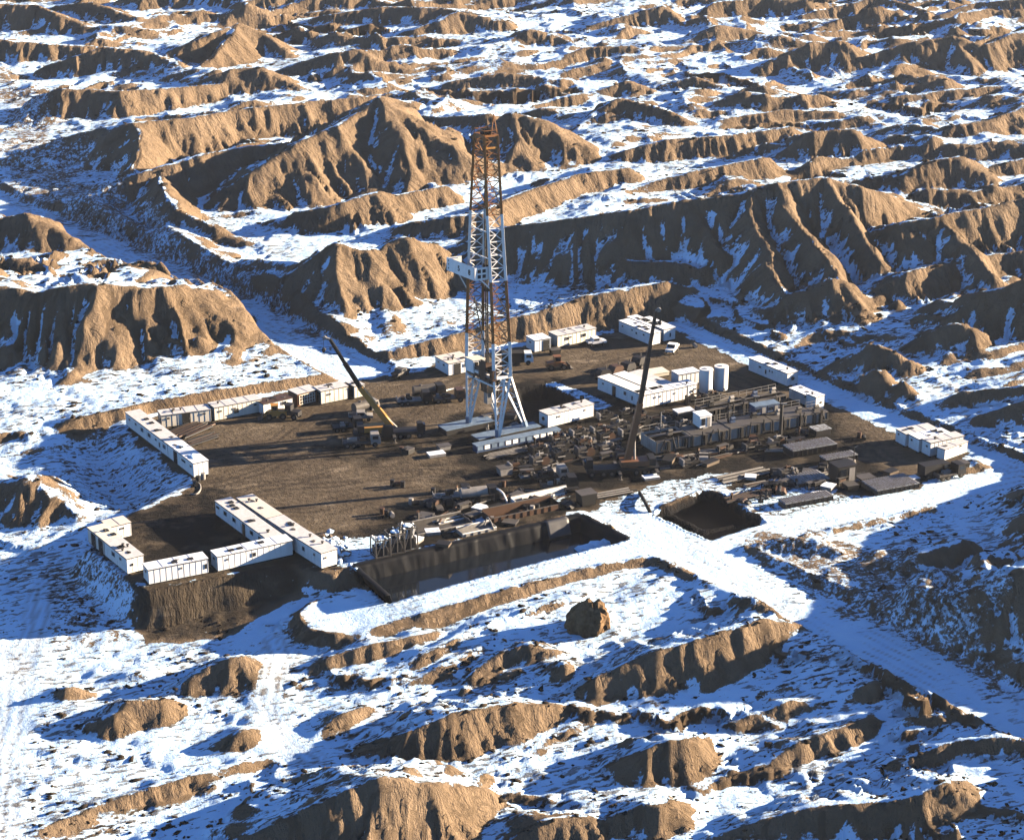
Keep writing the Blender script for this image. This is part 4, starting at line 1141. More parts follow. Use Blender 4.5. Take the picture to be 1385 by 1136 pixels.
def digit(txt, x, z, size):
    cu = bpy.data.curves.new("lettering", 'FONT'); cu.body = txt; cu.size = size; cu.extrude = .02; cu.align_x = 'CENTER'; cu.offset = .035
    tmp = bpy.data.objects.new("lettering", cu); COL.objects.link(tmp)
    dg = bpy.context.evaluated_depsgraph_get(); dg.update()
    m_ = bpy.data.meshes.new_from_object(tmp.evaluated_get(dg))
    COL.objects.unlink(tmp); bpy.data.objects.remove(tmp)
    o = bpy.data.objects.new("lettering", m_); COL.objects.link(o); o.parent = sidep
    ex, ez = Vector(Av.tolist()), Vector((0, 0, 1)); ey = ez; nn = ex.cross(ey)
    p = Vector(fl(x, -.1, z))
    o.matrix_local = Matrix(((ex.x, ey.x, nn.x, p.x), (ex.y, ey.y, nn.y, p.y), (ex.z, ey.z, nn.z, p.z), (0, 0, 0, 1)))
    m_.materials.clear(); m_.materials.append(M_BLACK)
digit("5", 4.6, .72, 1.3); digit("8", 1.5, .72, 1.3)
m = MB()
m.bar(fl(0.2, 1.2, 0), loc(chord(0, 1.88)), .14, 4); m.bar(fl(6.8, 1.0, 0), loc(chord(1, 1.72)), .12, 4); m.bar(fl(7.6, 0, MH), fl(5.0, 0, MH + .7), .09, 4); m.bar(fl(0, 0, MH), fl(ML, 0, MH + .05), .08, 4)
m.build("monkey_board_strut", M_MAST, derrick)
# drill floor with its machinery
zc = zf - .4
fl4 = [jn[0] + (-Bv * .3 - Av * .5), jn[2] + Bv * .3 - Av * .5, jn[3] + Bv * .3 + Av * .5, jn[1] - Bv * .3 + Av * .5]
MB().slab([loc(p) for p in fl4], zc - .5, zc - .1).build("drill_floor", M_DARK, derrick)
ca = (jn[0] + jn[1] + jn[2] + jn[3]) / 4
def dl(a, b, z):
    p = ca + Av * a + Bv * b; return (p[0] - ctr[0], p[1] - ctr[1], zc + z)
def dbox(m, a0, a1, b0, b1, z0, z1, mi=0):
    vs = [dl(a0, b0, z0), dl(a1, b0, z0), dl(a1, b1, z0), dl(a0, b1, z0), dl(a0, b0, z1), dl(a1, b0, z1), dl(a1, b1, z1), dl(a0, b1, z1)]
    return m._add(vs, [(0, 1, 2, 3), (7, 6, 5, 4), (4, 5, 1, 0), (5, 6, 2, 1), (6, 7, 3, 2), (7, 4, 0, 3)], mi)
dbox(dbox(MB(), -3.6, -1.4, -2.0, .2, -.1, 2.2), -3.75, -1.25, -2.15, .35, 2.203, 2.35, 1).build("driller_cabin", [M_MAST, M_CREAM], derrick)
dw = MB(); dbox(dw, -.8, 1.6, -1.0, .9, -.1, .9, 0); dw.cyl(dl(.4, -1.4, 1.3), dl(.4, 1.3, 1.3), .85, 16, 1); dw.cyl(dl(.4, -1.5, 1.3), dl(.4, -1.38, 1.3), 1.15, 16, 2); dw.cyl(dl(.4, 1.32, 1.3), dl(.4, 1.44, 1.3), 1.15, 16, 2)
dw.build("drawworks", [M_DARK, M_BROWN, M_LGREY], derrick)
wl = MB(); dbox(wl, 2.2, 3.6, -2.9, -2.8, 0, 3.6); dbox(wl, 1.2, 2.1, -2.6, -2.5, .5, 3.0); wl.build("wind_wall", M_DARK, derrick)
for q in range(18):
    m = MB(); a, b = RND.uniform(-3.8, 3.8), RND.uniform(-2.4, 2.4)
    dbox(m, a, a + RND.uniform(.4, 1.3), b, b + RND.uniform(.3, .9), -.1, RND.uniform(.6, 2.2), 0)
    m.build("floor_machine", RND.choice([M_DARK, M_DARK, M_BROWN, M_LGREY, M_CREAM]), derrick)
m = MB()
for q in range(16):
    a, b = RND.uniform(-3.4, 3.0), RND.uniform(-1.8, 1.6); z1 = -RND.uniform(1.2, 4.6)
    m.bar(dl(a, b, -.5), dl(a + RND.uniform(-.8, .8), b + RND.uniform(-.5, .5), z1), RND.choice([.07, .1, .16]), 5, RND.choice([0, 0, 1, 2]))
dbox(m, -1.0, .8, -.8, .7, -3.4, -.5, 0); dbox(m, -.6, .4, -.5, .4, -5.6, -3.4, 1)
m.build("underfloor_piping", [M_DARK, M_LGREY, M_RUST], derrick)
m = MB()                                       # guard rail round the floor
for i in range(4):
    a, b = fl4[i], fl4[(i + 1) % 4]
    for hh in (.6, 1.15):
        m.bar(loc(np.array((a[0], a[1], zc + hh))), loc(np.array((b[0], b[1], zc + hh))), .035, 4)
    for j in range(6):
        p = a + (b - a) * j / 6; m.bar(loc(np.array((p[0], p[1], zc - .1))), loc(np.array((p[0], p[1], zc + 1.15))), .035, 4)
m.build("guard_rail", M_LGREY, derrick)
# base skids
def skid_beam(p0, p1, w, h, name, mats, z=0.0, pan=0):
    a, b = at(*p0), at(*p1); d = (b - a) / np.linalg.norm(b - a); n = np.array((-d[1], d[0], 0)); L = np.linalg.norm(b - a)
    m = MB()
    def P(x, y, zz):
        return loc(a + d * x + n * y + np.array((0, 0, zz)))
    def bx(x0, x1, y0, y1, z0, z1, mi):
        vs = [P(x0, y0, z0), P(x1, y0, z0), P(x1, y1, z0), P(x0, y1, z0), P(x0, y0, z1), P(x1, y0, z1), P(x1, y1, z1), P(x0, y1, z1)]
        m._add(vs, [(3, 2, 1, 0), (4, 5, 6, 7), (0, 1, 5, 4), (1, 2, 6, 5), (2, 3, 7, 6), (3, 0, 4, 7)], mi)
    bx(0, L, 0, w, z, z + h, 0)
    bx(-.1, L + .1, -.12, w + .12, z + h + .002, z + h + .12, 1)
    if pan:
        for j in range(pan):
            x = L * j / pan
            bx(x + .15, x + L / pan - .25, -.06, -.002, z + h * .35, z + h * .92, 2 if RND.random() < .7 else 1)
    return m.build(name, mats, derrick)
skid_beam((604, 590), (668, 576.5), 3.0, 1.0, "base_skid", [M_DARK, M_SKIDBLUE])
skid_beam((648, 602), (731, 584), 2.6, 1.0, "base_skid", [M_DARK, M_SKIDBLUE])
skid_beam((645, 613), (758, 590), 1.5, 1.25, "walkway_skid", [M_BLUE, M_SKIDBLUE, M_MAST], pan=12)

# ------------------------------------------------------------------ the two mobile cranes
def wheel(parent, x, y, r=.55, w=.35):
    t_ = MB().cyl((x, y - w / 2, r), (x, y + w / 2, r), r, 16).build("wheel", M_BLACK, parent)
    MB().cyl((x, y - w / 2 - .03, r), (x, y + w / 2 + .03, r), r * .5, 10).build("rim", M_GREY, t_)
def crane(label, base, tip, joint, boom_mats, heading, cabm):
    g = place(*base)
    t = thing("mobile_crane", label, "crane", (g[0], g[1], 0), heading)
    MB().box(-6, 5.2, -1.3, 1.3, .75, 1.35).box(5.0, 6.4, -1.2, 1.2, .7, 1.2).build("carrier", M_DARK, t)
    cb = MB().prism([(5.25, 1.21), (6.6, 1.21), (6.6, 1.9), (6.2, 2.8), (5.25, 2.8)], -1.2, .2).build("driver_cab", cabm, t)
    MB().box(6.05, 6.63, -1.1, .1, 1.95, 2.5).build("windscreen", M_GLASS, cb)
    for x in (-4.8, -3.4, -2.0, 2.2, 3.6, 5.6):
        for y in (-1.15, 1.15):
            wheel(t, x, y)
    for x in (-5.4, 1.0):
        MB().box(x - .25, x + .25, -3.0, 3.0, .8, 1.1).cyl((x, -2.9, 0.02), (x, -2.9, .8), .14, 8).cyl((x, 2.9, 0.02), (x, 2.9, .8), .14, 8).cyl((x, -2.9, 0), (x, -2.9, .1), .4, 12).cyl((x, 2.9, 0), (x, 2.9, .1), .4, 12).build("outrigger", M_GREY, t)
    MB().cyl((-1.5, 0, 1.36), (-1.5, 0, 1.6), 1.2, 18).box(-4.2, .6, -1.2, 1.2, 1.603, 2.5).build("turntable", boom_mats[0], t)
    MB().box(-5.3, -4.205, -1.35, 1.35, 1.65, 2.9).build("counterweight", M_DARK, t)
    oc = MB().prism([(-1.2, 1.62), (.9, 1.62), (.7, 2.9), (-.8, 3.0)], -2.1, -1.205).build("operator_cab", cabm, t)
    MB().box(.5, .86, -2.0, -1.3, 2.0, 2.7).build("windscreen", M_GLASS, oc)
    # boom in world space, then brought into the crane's frame
    inv = Matrix.Translation(Vector((g[0], g[1], 0))) @ Matrix.Rotation(heading, 4, 'Z')
    inv = inv.inverted()
    Yc = g[1] + .3
    def W(p):
        return inv @ V(p)
    b0, b1, b2 = at_y(base[0] + 5, base[1] - 16, Yc), at_y(*joint, Yc), at_y(*tip, Yc)
    bm = MB().bar(W(b0), W(b1), .62, 4, 0, .55).build("boom", boom_mats[0], t)
    mid = b1 + (b2 - b1) * .5
    MB().bar(W(b1 - (b1 - b0) * .02), W(mid), .44, 4).build("boom_extension", boom_mats[1], t)
    MB().bar(W(mid), W(b2), .34, 4, 0, .28).build("boom_extension", boom_mats[1], t)
    dv = (b2 - b1) / np.linalg.norm(b2 - b1)
    sh = np.array((-.9 if dv[0] < 0 else .5, 0, .25))
    MB().bar(W(b2), W(b2 + sh), .24, 4).cyl(W(b2 + sh + np.array((0, -.2, 0))), W(b2 + sh + np.array((0, .2, 0))), .35, 12).build("boom_head", M_LGREY, t)
    hk = b2 + sh + np.array((-.2 if dv[0] < 0 else .2, 0, 0))
    MB().bar(W(hk), W(hk + np.array((0, 0, -2.0))), .035, 4).blob(W(hk + np.array((0, 0, -2.2))), .32, 1, 1, 1.4, 3).build("hook", M_DARK, t)
    MB().bar(W(b0 + (b1 - b0) * .04 + np.array((1.2, 0, -.6))), W(b0 + (b1 - b0) * .55), .2, 8).build("lift_cylinder", M_LGREY, t)
    MB().bar(W(b1 + np.array((.2, -.45, .3))), W(b2 + np.array((.2, -.2, .4))), .05, 4).build("boom_cable", M_DARK, t)
    return t
crane("yellow based telescopic crane with a black boom leaning left, on the open pad", (524, 592), (446, 459), (487, 524), [M_YELLOW, M_BLACK], math.radians(10), M_DARK)
crane("dark truck crane with a tall brown and black boom raised over the pumps", (843, 640), (887, 421), (866, 545), [M_BOOM, M_DARK], math.radians(188), M_DARK)

# ------------------------------------------------------------------ two upright tanks
for px, py, w_, hpx, lab in ((954.4, 533, 2.5, 30.5, "white upright cylindrical tank, left one of the pair beside the cabin block"), (974.8, 529.5, 2.6, 31.5, "white upright cylindrical tank, right one of the pair beside the cabin block")):
    g = at(px, py - 3)
    t = thing("storage_tank", lab, "tank", (g[0], g[1], 0), 0, "pair of white tanks")
    h = 4.5; r = w_ / 2
    MB().cyl((0, 0, .12), (0, 0, h), r, 32).build("shell", M_TANK, t)
    MB().cyl((0, 0, h + .002), (0, 0, h + .14), r + .06, 32).cyl((0, 0, h + .142), (0, 0, h + .3), .35, 14).build("roof", M_TANK, t)
    MB().box(-r - .2, r + .2, -r - .2, r + .2, 0, .118).build("base_skid", M_DARK, t)
    m = MB()
    for yy in (-.2, .2):
        m.bar((r + .12, yy, .15), (r + .12, yy, h + .6), .03, 4)
    for q in range(14):
        m.bar((r + .12, -.2, .4 + q * .32), (r + .12, .2, .4 + q * .32), .02, 4)
    m.build("ladder", M_GREY, t)
    MB().cyl((.5, -r - .35, .5), (.5, -r + .1, .5), .14, 10).build("outlet_pipe", M_DARK, t)

# ------------------------------------------------------------------ mud tanks
def mud_tank(label, p0, p1, depth, h, kind, group="row of grey mud tanks", wallm=M_PANEL, z=0.0):
    a, b = at(*p0, z), at(*p1, z); L = math.hypot(*(b - a)[:2]); rz = math.atan2(b[1] - a[1], b[0] - a[0])
    t = thing("mud_tank", label, "tank", (a[0], a[1], z), rz, group)
    m = MB()
    zt = .35 + h
    m.box(0, L, 0, .1, .35, zt).box(0, L, depth - .1, depth, .35, zt).box(0, .1, .102, depth - .102, .35, zt).box(L - .1, L, .102, depth - .102, .35, zt).box(.102, L - .102, .102, depth - .102, .35, .45)
    m.build("shell", wallm, t)
    rb = MB(); n = max(3, int(L / 1.5))
    rb.box(-.02, L + .02, -.3, -.001, zt - .14, zt - .003)
    for i in range(n + 1):
        x = L * i / n
        rb.box(max(x - .09, 0), min(x + .09, L), -.28, -.002, .35, zt - .1)
    for i in range(1, n, 2):
        x = L * (i + .5) / n
        rb.box(x - .45, x + .1, -.5, -.002, .4, zt - .12, 1)
    rb.build("wall_ribs", [M_GREY, M_DARK], t)
    MB().box(-.1, L + .1, .2, depth - .2, 0, .348).build("skid", M_DARK, t)
    gr = MB()
    if kind == 'open':
        gr.box(.1, L - .1, depth * .45, depth * .62, zt + .002, zt + .08).box(-.05, L + .05, -.12, .25, zt + .002, zt + .08)
        MB().box(.11, L - .11, .11, depth - .11, zt - .5, zt - .46).build("drilling_mud", M_MUD, t)
    else:
        gr.box(-.02, L + .02, -.1, depth + .1, zt + .002, zt + .08)
    gr.build("walkway", M_GREY, t)
    rl = MB()
    for hh in (.55, 1.1):
        rl.bar((0, depth, zt + hh), (L, depth, zt + hh), .03, 4)
    k_ = max(2, int(L / 1.6))
    for i in range(k_ + 1):
        rl.bar((L * i / k_, depth, zt), (L * i / k_, depth, zt + 1.1), .03, 4)
    rl.build("railing", M_LGREY, t)
    for i in range(max(1, int(L / 4))):
        x = L * (i + .5) / max(1, int(L / 4)) + RND.uniform(-.6, .6)
        y = depth * RND.uniform(.35, .65)
        MB().box(x - .5, x + .5, y - .35, y + .35, zt + .082, zt + .45).cyl((x - .3, y, zt + .8), (x + .55, y, zt + .8), .3, 12).build("agitator_motor", RND.choice([M_DARK, M_LGREY, M_BLUE, M_GREY]), t)
    for i in range(3):
        m = MB(); x = L * RND.uniform(.1, .9)
        m.bar((x, -.3, .8), (x + RND.uniform(-1, 1), -.35, zt + .6), .11, 8); m.bar((x, -.3, .8), (x + 1.4, -.6, .7), .11, 8)
        m.build("pipe", M_DARK, t)
    return t
mud_tank("open grey mud tank with dark mud inside, left end of the front row", (887, 616), (934, 607), 5.2, 2.1, 'open')
mud_tank("grey mud tank carrying a white box, second in the front row", (936.5, 606.5), (984, 597.3), 4.4, 2.0, 'deck')
mud_tank("grey mud tank in the middle of the front row, beside the tall dark pole", (986.5, 596.8), (1042, 586.3), 4.2, 2.1, 'deck')
mud_tank("pale panelled mud tank near the right end of the front row", (1044.5, 585.8), (1099, 575.2), 4.4, 2.0, 'deck', wallm=M_PANEL)
mud_tank("short pale mud tank at the right end, in front of the tall narrow cabin", (1102, 575), (1118, 571.8), 3.0, 1.9, 'deck', wallm=M_PANEL)
mud_tank("blue grey mud tank at the left of the rear row, behind the white box", (953, 573), (1010, 561), 3.2, 2.1, 'open', "rear row of mud tanks", M_GREY)
mud_tank("blue grey mud tank, right one of the rear row, below the track cabin", (1013, 560.3), (1062, 550), 3.2, 2.0, 'open', "rear row of mud tanks", M_GREY)

def unit_box(name, label, cat, px, py, L, W, H, mats, z=0.0, rot=B_DIR, group=None, kind='plain', zoff=0.0):
    g = at(px, py, z)
    t = thing(name, label, cat, (g[0], g[1], z), rot, group)
    MB().box(0, L, 0, W, .2, H).build("body", mats[0], t)
    MB().box(-.1, L + .1, -.08, W + .08, H + .002, H + .12).build("lid", mats[1], t)
    MB().box(-.15, L + .15, .1, W - .1, 0, .198).build("skid", M_DARK, t)
    if kind == 'control':
        MB().box(.3, L * .45, -.05, -.002, .6, H - .4).build("panel", M_GLASS, t)
        MB().box(L * .6, L * .9, -.05, -.002, .3, H - .3).build("door", M_LGREY, t)
    elif kind == 'ribs':
        m = MB(); n = int(L / .9)
        for i in range(n + 1):
            x = L * i / n; m.box(max(x - .08, 0), min(x + .08, L), -.16, -.002, .2, H - .02)
        m.box(-.02, L + .02, -.18, -.001, H - .019, H - .001); m.build("stanchions", M_DARK, t)
        m = MB()
        for i in range(n * 2):
            m.box(L * (i + .2) / (n * 2), L * (i + .55) / (n * 2), -.05, W + .05, H + .122, H + .2)
        m.build("battens", M_LGREY, t)
    return t
g_ = 2.47
unit_box("control_cabin", "white control box standing on top of the grey mud tanks", "control box", 946.5, 580.5, 2.3, 2.6, 2.3, [M_WHITE, M_SNOWROOF], z=g_, kind='control')
unit_box("shaker_unit", "blue shaker unit on the rear mud tanks by the tall pole", "machine", 1021, 563, 2.4, 2.0, 1.7, [M_BLUE, M_SKIDBLUE], z=2.45, kind='control', group="blue shaker units")
unit_box("shaker_unit", "second blue shaker unit, right of the first on the rear mud tanks", "machine", 1038, 559.5, 2.4, 2.0, 1.6, [M_BLUE, M_SKIDBLUE], z=2.45, kind='control', group="blue shaker units")
unit_box("parts_container", "low dark container under a snow streaked roof, in front of the mud tank row", "container", 1072, 620, 8.8, 3.2, 1.3, [M_DARK, M_OLDROOF], kind='ribs')
unit_box("parts_container", "narrow dark container with a battened roof and a round drum at its left", "container", 1117, 632, 6.2, 2.0, 1.3, [M_DARK, M_OLDROOF], kind='ribs')
unit_box("fuel_container", "tall black box standing at the snowy right edge of the pad", "container", 1133, 656, 3.6, 3.0, 3.0, [M_DARK, M_DARK], kind='control')
unit_box("pipe_rack", "low timber rack with dark ribs, snow patched, at the pad's right front edge", "rack", 1186, 671, 8.2, 4.6, .9, [M_WOOD, M_OLDROOF], kind='ribs')
unit_box("pipe_rack", "low brown timber bank lying in snow right of the square pit", "rack", 1062, 689, 9.0, 2.2, .9, [M_WOOD, M_OLDROOF], kind='ribs')
unit_box("pipe_rack", "snow streaked rack of dark beams beside the tall black box", "rack", 1080, 660, 6.0, 4.0, .7, [M_DARK, M_OLDROOF], kind='ribs')
unit_box("parts_container", "small dark container with a streaked lid at the right end of the mud tanks", "container", 1104, 592, 3.0, 2.4, 1.2, [M_DARK, M_OLDROOF])
unit_box("platform_box", "flat low cream platform lying behind the cabin block", "platform", 876, 513, 4.6, 3.0, .8, [M_CREAM, M_CREAM])
unit_box("platform_box", "low white platform on the ground in front of the block's round fans", "platform", 917, 563, 3.4, 2.0, .6, [M_LGREY, M_SNOWROOF])
def pole(label, px, py, h, r=.18, m_=M_DARK, lamp=True):
    g = place(px, py)
    t = thing("lamp_pole" if lamp else "post", label, "pole", g, 0)
    MB().cyl((0, 0, -.1), (0, 0, h), r, 10, 0, r * .8).build("shaft", m_, t)
    MB().cyl((0, 0, 0), (0, 0, .25), r * 2.2, 10).build("base", M_DARK, t)
    if lamp:
        MB().box(-.1, .9, -.18, .18, h, h + .16).build("lamp_head", M_LGREY, t)
    else:
        MB().bar((0, 0, h - .1), (.7, .25, h + .15), r * .6, 6).build("bracket", M_LGREY, t)
pole("tall thick dark pole standing in front of the mud tank row", 1055, 597, 7.0, .34)
pole("dark pole rising among the rear mud tanks left of the blue units", 1019, 572, 5.0, .22)
pole("thin dark post beside the narrow dark container", 1154, 631, 3.6, .09, lamp=False)
pole("pale thin post behind the pumps near the dark truck crane", 893, 601, 6.0, .1, M_LGREY, lamp=False)
pole("short dark post between the mud tanks and the white control box", 984, 589, 4.6, .2, lamp=False)
# ------------------------------------------------------------------ engines and pumps packed between derrick and mud tanks
def pump_unit(label, px, py, L=4.6, W=2.2, H=1.7, rot=B_DIR, seed=0, group="pumps and engines beside the derrick", z=0.0, name="pump_unit"):
    rd = random.Random(seed)
    g = at(px, py, z)
    t = thing(name, label, "pump", (g[0], g[1], z), rot + rd.uniform(-.04, .04), group)
    sk = MB()
    for y in (.1, W - .1):
        sk.box(-.2, L + .2, y - .12, y + .12, 0, .32)
    for i in range(4):
        sk.box(L * (i + .3) / 4, L * (i + .3) / 4 + .15, .22, W - .22, .05, .3)
    sk.build("skid", rd.choice([M_DARK, M_GREY, M_DARK]), t)
    e0 = L * .08; e1 = L * .52
    MB().box(e0, e1, W * .2, W * .8, .34, H * .62).prism([(e0 + .1, H * .622), (e1 - .1, H * .622), (e1 - .3, H * .9), (e0 + .3, H * .9)], W * .28, W * .72).build("engine_block", rd.choice([M_DARK, M_DARK, M_DARK, M_BROWN, M_GREY]), t)
    m = MB()
    for i in range(5):
        x = e0 + .2 + i * (e1 - e0 - .4) / 5
        m.cyl((x + .1, W * .2 - .02, H * .5), (x + .1, W * .2 - .3, H * .62), .12, 8)
    m.build("manifold", rd.choice([M_GREY, M_DARK, M_LGREY]), t)
    MB().box(e0 - .35, e0 - .02, W * .1, W * .9, .34, H * .95).build("radiator", rd.choice([M_DARK, M_GREY, M_LGREY]), t)
    MB().cyl((e1 - .6, W * .5, H * .9), (e1 - .6, W * .5, H * 1.35), .1, 8).cyl((e1 - 1.0, W * .6, H * 1.05), (e1 + .3, W * .6, H * 1.05), .18, 10).build("exhaust", rd.choice([M_LGREY, M_BROWN, M_DARK]), t)
    MB().cyl((L * .6, W * .15, H * .45), (L * .6, W * .28, H * .45), H * .4, 18).build("flywheel_guard", rd.choice([M_DARK, M_BROWN, M_DARK]), t)
    MB().box(L * .64, L * .97, W * .25, W * .75, .34, H * .55).cyl((L * .7, W * .5, H * .56), (L * .7, W * .5, H * .95), .28, 12).cyl((L * .88, W * .5, H * .56), (L * .88, W * .5, H * .8), .22, 12).build("pump_end", rd.choice([M_GREY, M_DARK, M_DARK, M_LGREY]), t)
    MB().tube([(L * .97, W * .4, .6), (L * 1.12, W * .3, .6), (L * 1.12, -.2, .5), (L * .6, -.35, .35)], .1, 6).build("pipe", rd.choice([M_GREY, M_LGREY, M_DARK]), t)
    return t
ORD = ["first", "second", "third", "fourth", "fifth", "sixth", "seventh", "eighth", "ninth"]
rows = [("front", [(692, 641), (722, 634.5), (752, 628.5), (783, 622.5), (813, 616.5)], 4.0, 2.2, 1.9),
        ("second", [(722, 619), (752, 613), (783, 607), (813, 601), (842, 596)], 3.8, 2.0, 1.7),
        ("third", [(748, 601), (776, 595.5), (804, 590), (832, 584.5), (862, 579)], 3.6, 2.0, 1.5),
        ("rearmost", [(812, 571), (842, 566), (892, 590), (920, 583), (900, 574)], 3.2, 1.8, 1.4)]
sd = 10
for rn, pts, L_, W_, H_ in rows:
    for i, (px, py) in enumerate(pts):
        sd += 1
        pump_unit("oily dark pump, %s from left in the %s pump row right of the derrick" % (ORD[i], rn), px, py, L_, W_, H_ * RND.uniform(.85, 1.15), seed=sd)
for i, (px, py, lab) in enumerate([(932, 548, "dark brown engine unit in front of the white cabin with two round fans"), (958, 545, "small dark engine unit at the foot of the left white tank"),
                                   (1010, 613, "dark pump unit in shade below the middle of the mud tank row"), (1045, 606, "dark pump unit in shade left of the low dark streak roofed container"),
                                   (925, 634, "small dark unit in shade below the open mud tank"), (1058, 648, "dark pump unit in patchy snow behind the brown timber bank")]):
    pump_unit(lab, px, py, 3.6, 1.9, 1.5, seed=60 + i, group="engine units scattered round the tanks")

# ------------------------------------------------------------------ vehicles
def truck(label, px, py, head, kind="flatbed", cabm=M_DARK, bedm=M_GREY, L=6.5, group=None, name="truck", cat="truck"):
    g = at(px, py, 0.0)
    t = thing(name, label, cat, (g[0], g[1], 0), math.radians(head), group)
    W = 2.1 if L > 5 else 1.7
    h = W / 2
    MB().box(-L / 2, L / 2 - .2, -h * .7, h * .7, .55, .8).build("chassis", M_DARK, t)
    c0 = L / 2 - (1.7 if L > 5 else 2.2)
    if kind == 'pickup':
        cb = MB().prism([(c0 - .9, .6), (L / 2, .6), (L / 2, 1.05), (L / 2 - 1.0, 1.15), (L / 2 - 1.5, 1.75), (c0 - .7, 1.75)], -h, h).build("cab", cabm, t)
        MB().prism([(L / 2 - 1.03, 1.18), (L / 2 - 1.0, 1.22), (L / 2 - 1.46, 1.72), (L / 2 - 1.5, 1.68)], -h * .88, h * .88).box(c0 - .55, L / 2 - 1.6, -h - .02, h + .02, 1.2, 1.62).build("window", M_GLASS, cb)
        MB().box(-L / 2, c0 - .92, -h, -h + .1, .8, 1.2).box(-L / 2, c0 - .92, h - .1, h, .8, 1.2).box(-L / 2, -L / 2 + .1, -h + .102, h - .102, .8, 1.2).build("load_bed", cabm, t)
    else:
        cb = MB().prism([(c0, .6), (L / 2, .6), (L / 2, 1.5), (L / 2 - .3, 2.4), (c0, 2.4)], -h, h).build("cab", cabm, t)
        MB().prism([(L / 2 + .01, 1.52), (L / 2 + .03, 1.6), (L / 2 - .22, 2.3), (L / 2 - .26, 2.26)], -h * .85, h * .85).box(c0 + .3, L / 2 - .4, -h - .02, h + .02, 1.5, 2.1).build("window", M_GLASS, cb)
        if kind == 'flatbed':
            MB().box(-L / 2, c0 - .15, -h, h, .82, .98).box(-L / 2, -L / 2 + .1, -h, h, .982, 1.4).build("load_bed", bedm, t)
            m = MB(); rd = random.Random(int(px * 7 + py))
            for i in range(5):
                x = rd.uniform(-L / 2 + .5, c0 - 1.2); y = rd.uniform(-h * .6, h * .2)
                m.box(x, x + rd.uniform(.5, 1.2), y, y + rd.uniform(.4, .8), .985, rd.uniform(1.2, 1.9), rd.randint(0, 2))
            m.build("cargo", [M_DARK, M_LGREY, M_BROWN], t)
        elif kind == 'tanker':
            MB().cyl((-L / 2 + .1, 0, 1.65), (c0 - .2, 0, 1.65), .85, 18).build("tank_barrel", bedm, t)
            MB().cyl((-L / 2 + 1.5, 0, 2.45), (-L / 2 + 1.5, 0, 2.7), .3, 10).build("hatch", M_GREY, t)
        elif kind == 'box':
            MB().box(-L / 2, c0 - .15, -h, h, .82, 2.5).build("load_box", bedm, t)
    r = .48 if L > 5 else .36
    for x in ([-L / 2 + .8, -L / 2 + 1.9, L / 2 - 1.0] if L > 5 else [-L / 2 + .75, L / 2 - .8]):
        for y in (-h + .12, h - .12):
            wheel(t, x, y, r, .3)
    for y in (-h * .7, h * .7):
        MB().box(L / 2 + .002, L / 2 + .05, y - .15, y + .15, .8, 1.0).build("headlight", M_LGREY, t)
    return t
truck("pale flatbed truck with clutter on its bed, nearest the yellow crane", 489, 603, 8, "flatbed", M_LGREY, M_GREY, 6.6)
truck("dark flatbed truck parked behind the pale flatbed near the yellow crane", 470, 582, 14, "flatbed", M_DARK, M_DARK, 5.6)
truck("small pale grey pickup left of the yellow crane boom", 488, 568, 5, "pickup", M_LGREY, M_GREY, 4.4)
truck("grey tanker truck left of the yellow crane boom, behind the pickup", 494, 559, 40, "tanker", M_LGREY, M_GREY, 5.2)
truck("dark truck with a pale load, leftmost in the middle group left of the derrick", 560, 546, 12, "flatbed", M_DARK, M_LGREY, 6.4)
truck("dark tanker truck, rearmost in the middle group left of the derrick", 580, 537, 20, "tanker", M_DARK, M_GREY, 6.2)
truck("brown flatbed truck right of the dark tanker, against the derrick's left leg", 607, 543, 15, "flatbed", M_BROWN, M_GREY, 6.0)
truck("small dark pickup at the snowy edge where the track meets the pad", 542, 509, 60, "pickup", M_GREY, M_GREY, 4.2)
truck("black box truck with a white tail, behind the derrick's right leg", 700, 492, 5, "box", M_WHITE, M_BLACK, 6.0)
truck("white jeep parked alone near the far right cabin trio", 909, 476, 250, "pickup", M_WHITE, M_WHITE, 4.2)
truck("dark flatbed truck parked by snow at the right front corner of the pad", 1263, 644, 25, "box", M_DARK, M_DARK, 5.4)
truck("dark truck with snow spots, second at the right front corner of the pad", 1283, 646, 28, "flatbed", M_DARK, M_GREY, 5.6)
truck("white tailed pickup beside the long cream cabin, far side of the pad", 806, 467, 20, "pickup", M_WHITE, M_WHITE, 4.0)
truck("dark truck wreck with pale panels in the foreground debris, left part", 612, 676, 12, "flatbed", M_DARK, M_LGREY, 6.4)
truck("dark tanker in the foreground debris, right of the truck wreck", 648, 677, 15, "tanker", M_DARK, M_LGREY, 6.4)
truck("black lorry right of the rusty trough on the pad's front edge", 756, 662, 12, "flatbed", M_DARK, M_DARK, 6.2)
truck("black truck in deep shade below the front pump row", 745, 649, 15, "flatbed", M_LGREY, M_DARK, 5.8)
def loader(label, px, py, head, col, name="loader"):
    g = at(px, py, 0)
    t = thing(name, label, "loader", (g[0], g[1], 0), math.radians(head))
    MB().prism([(-2.2, .7), (.9, .7), (.9, 1.5), (-.6, 1.6), (-2.2, 1.5)], -.8, .8).build("body", col, t)
    cb = MB().box(-.7, .5, -.65, .65, 1.62, 2.6).box(-.8, .6, -.75, .75, 2.603, 2.7).build("cab", col, t)
    MB().box(-.5, .3, -.68, .68, 1.8, 2.45).box(.46, .53, -.5, .5, 1.8, 2.45).build("window", M_GLASS, cb)
    for y in (-.6, .6):
        MB().bar((.6, y, 1.3), (2.2, y, .6), .12, 4).build("arm", col, t)
    MB().prism([(2.1, .1), (3.0, .1), (2.3, .35), (2.2, 1.0), (2.1, 1.0)], -1.1, 1.1).build("bucket", M_GREY, t)
    for x in (-1.5, 1.0):
        for y in (-.95, .95):
            wheel(t, x, y, .6, .4)
    return t
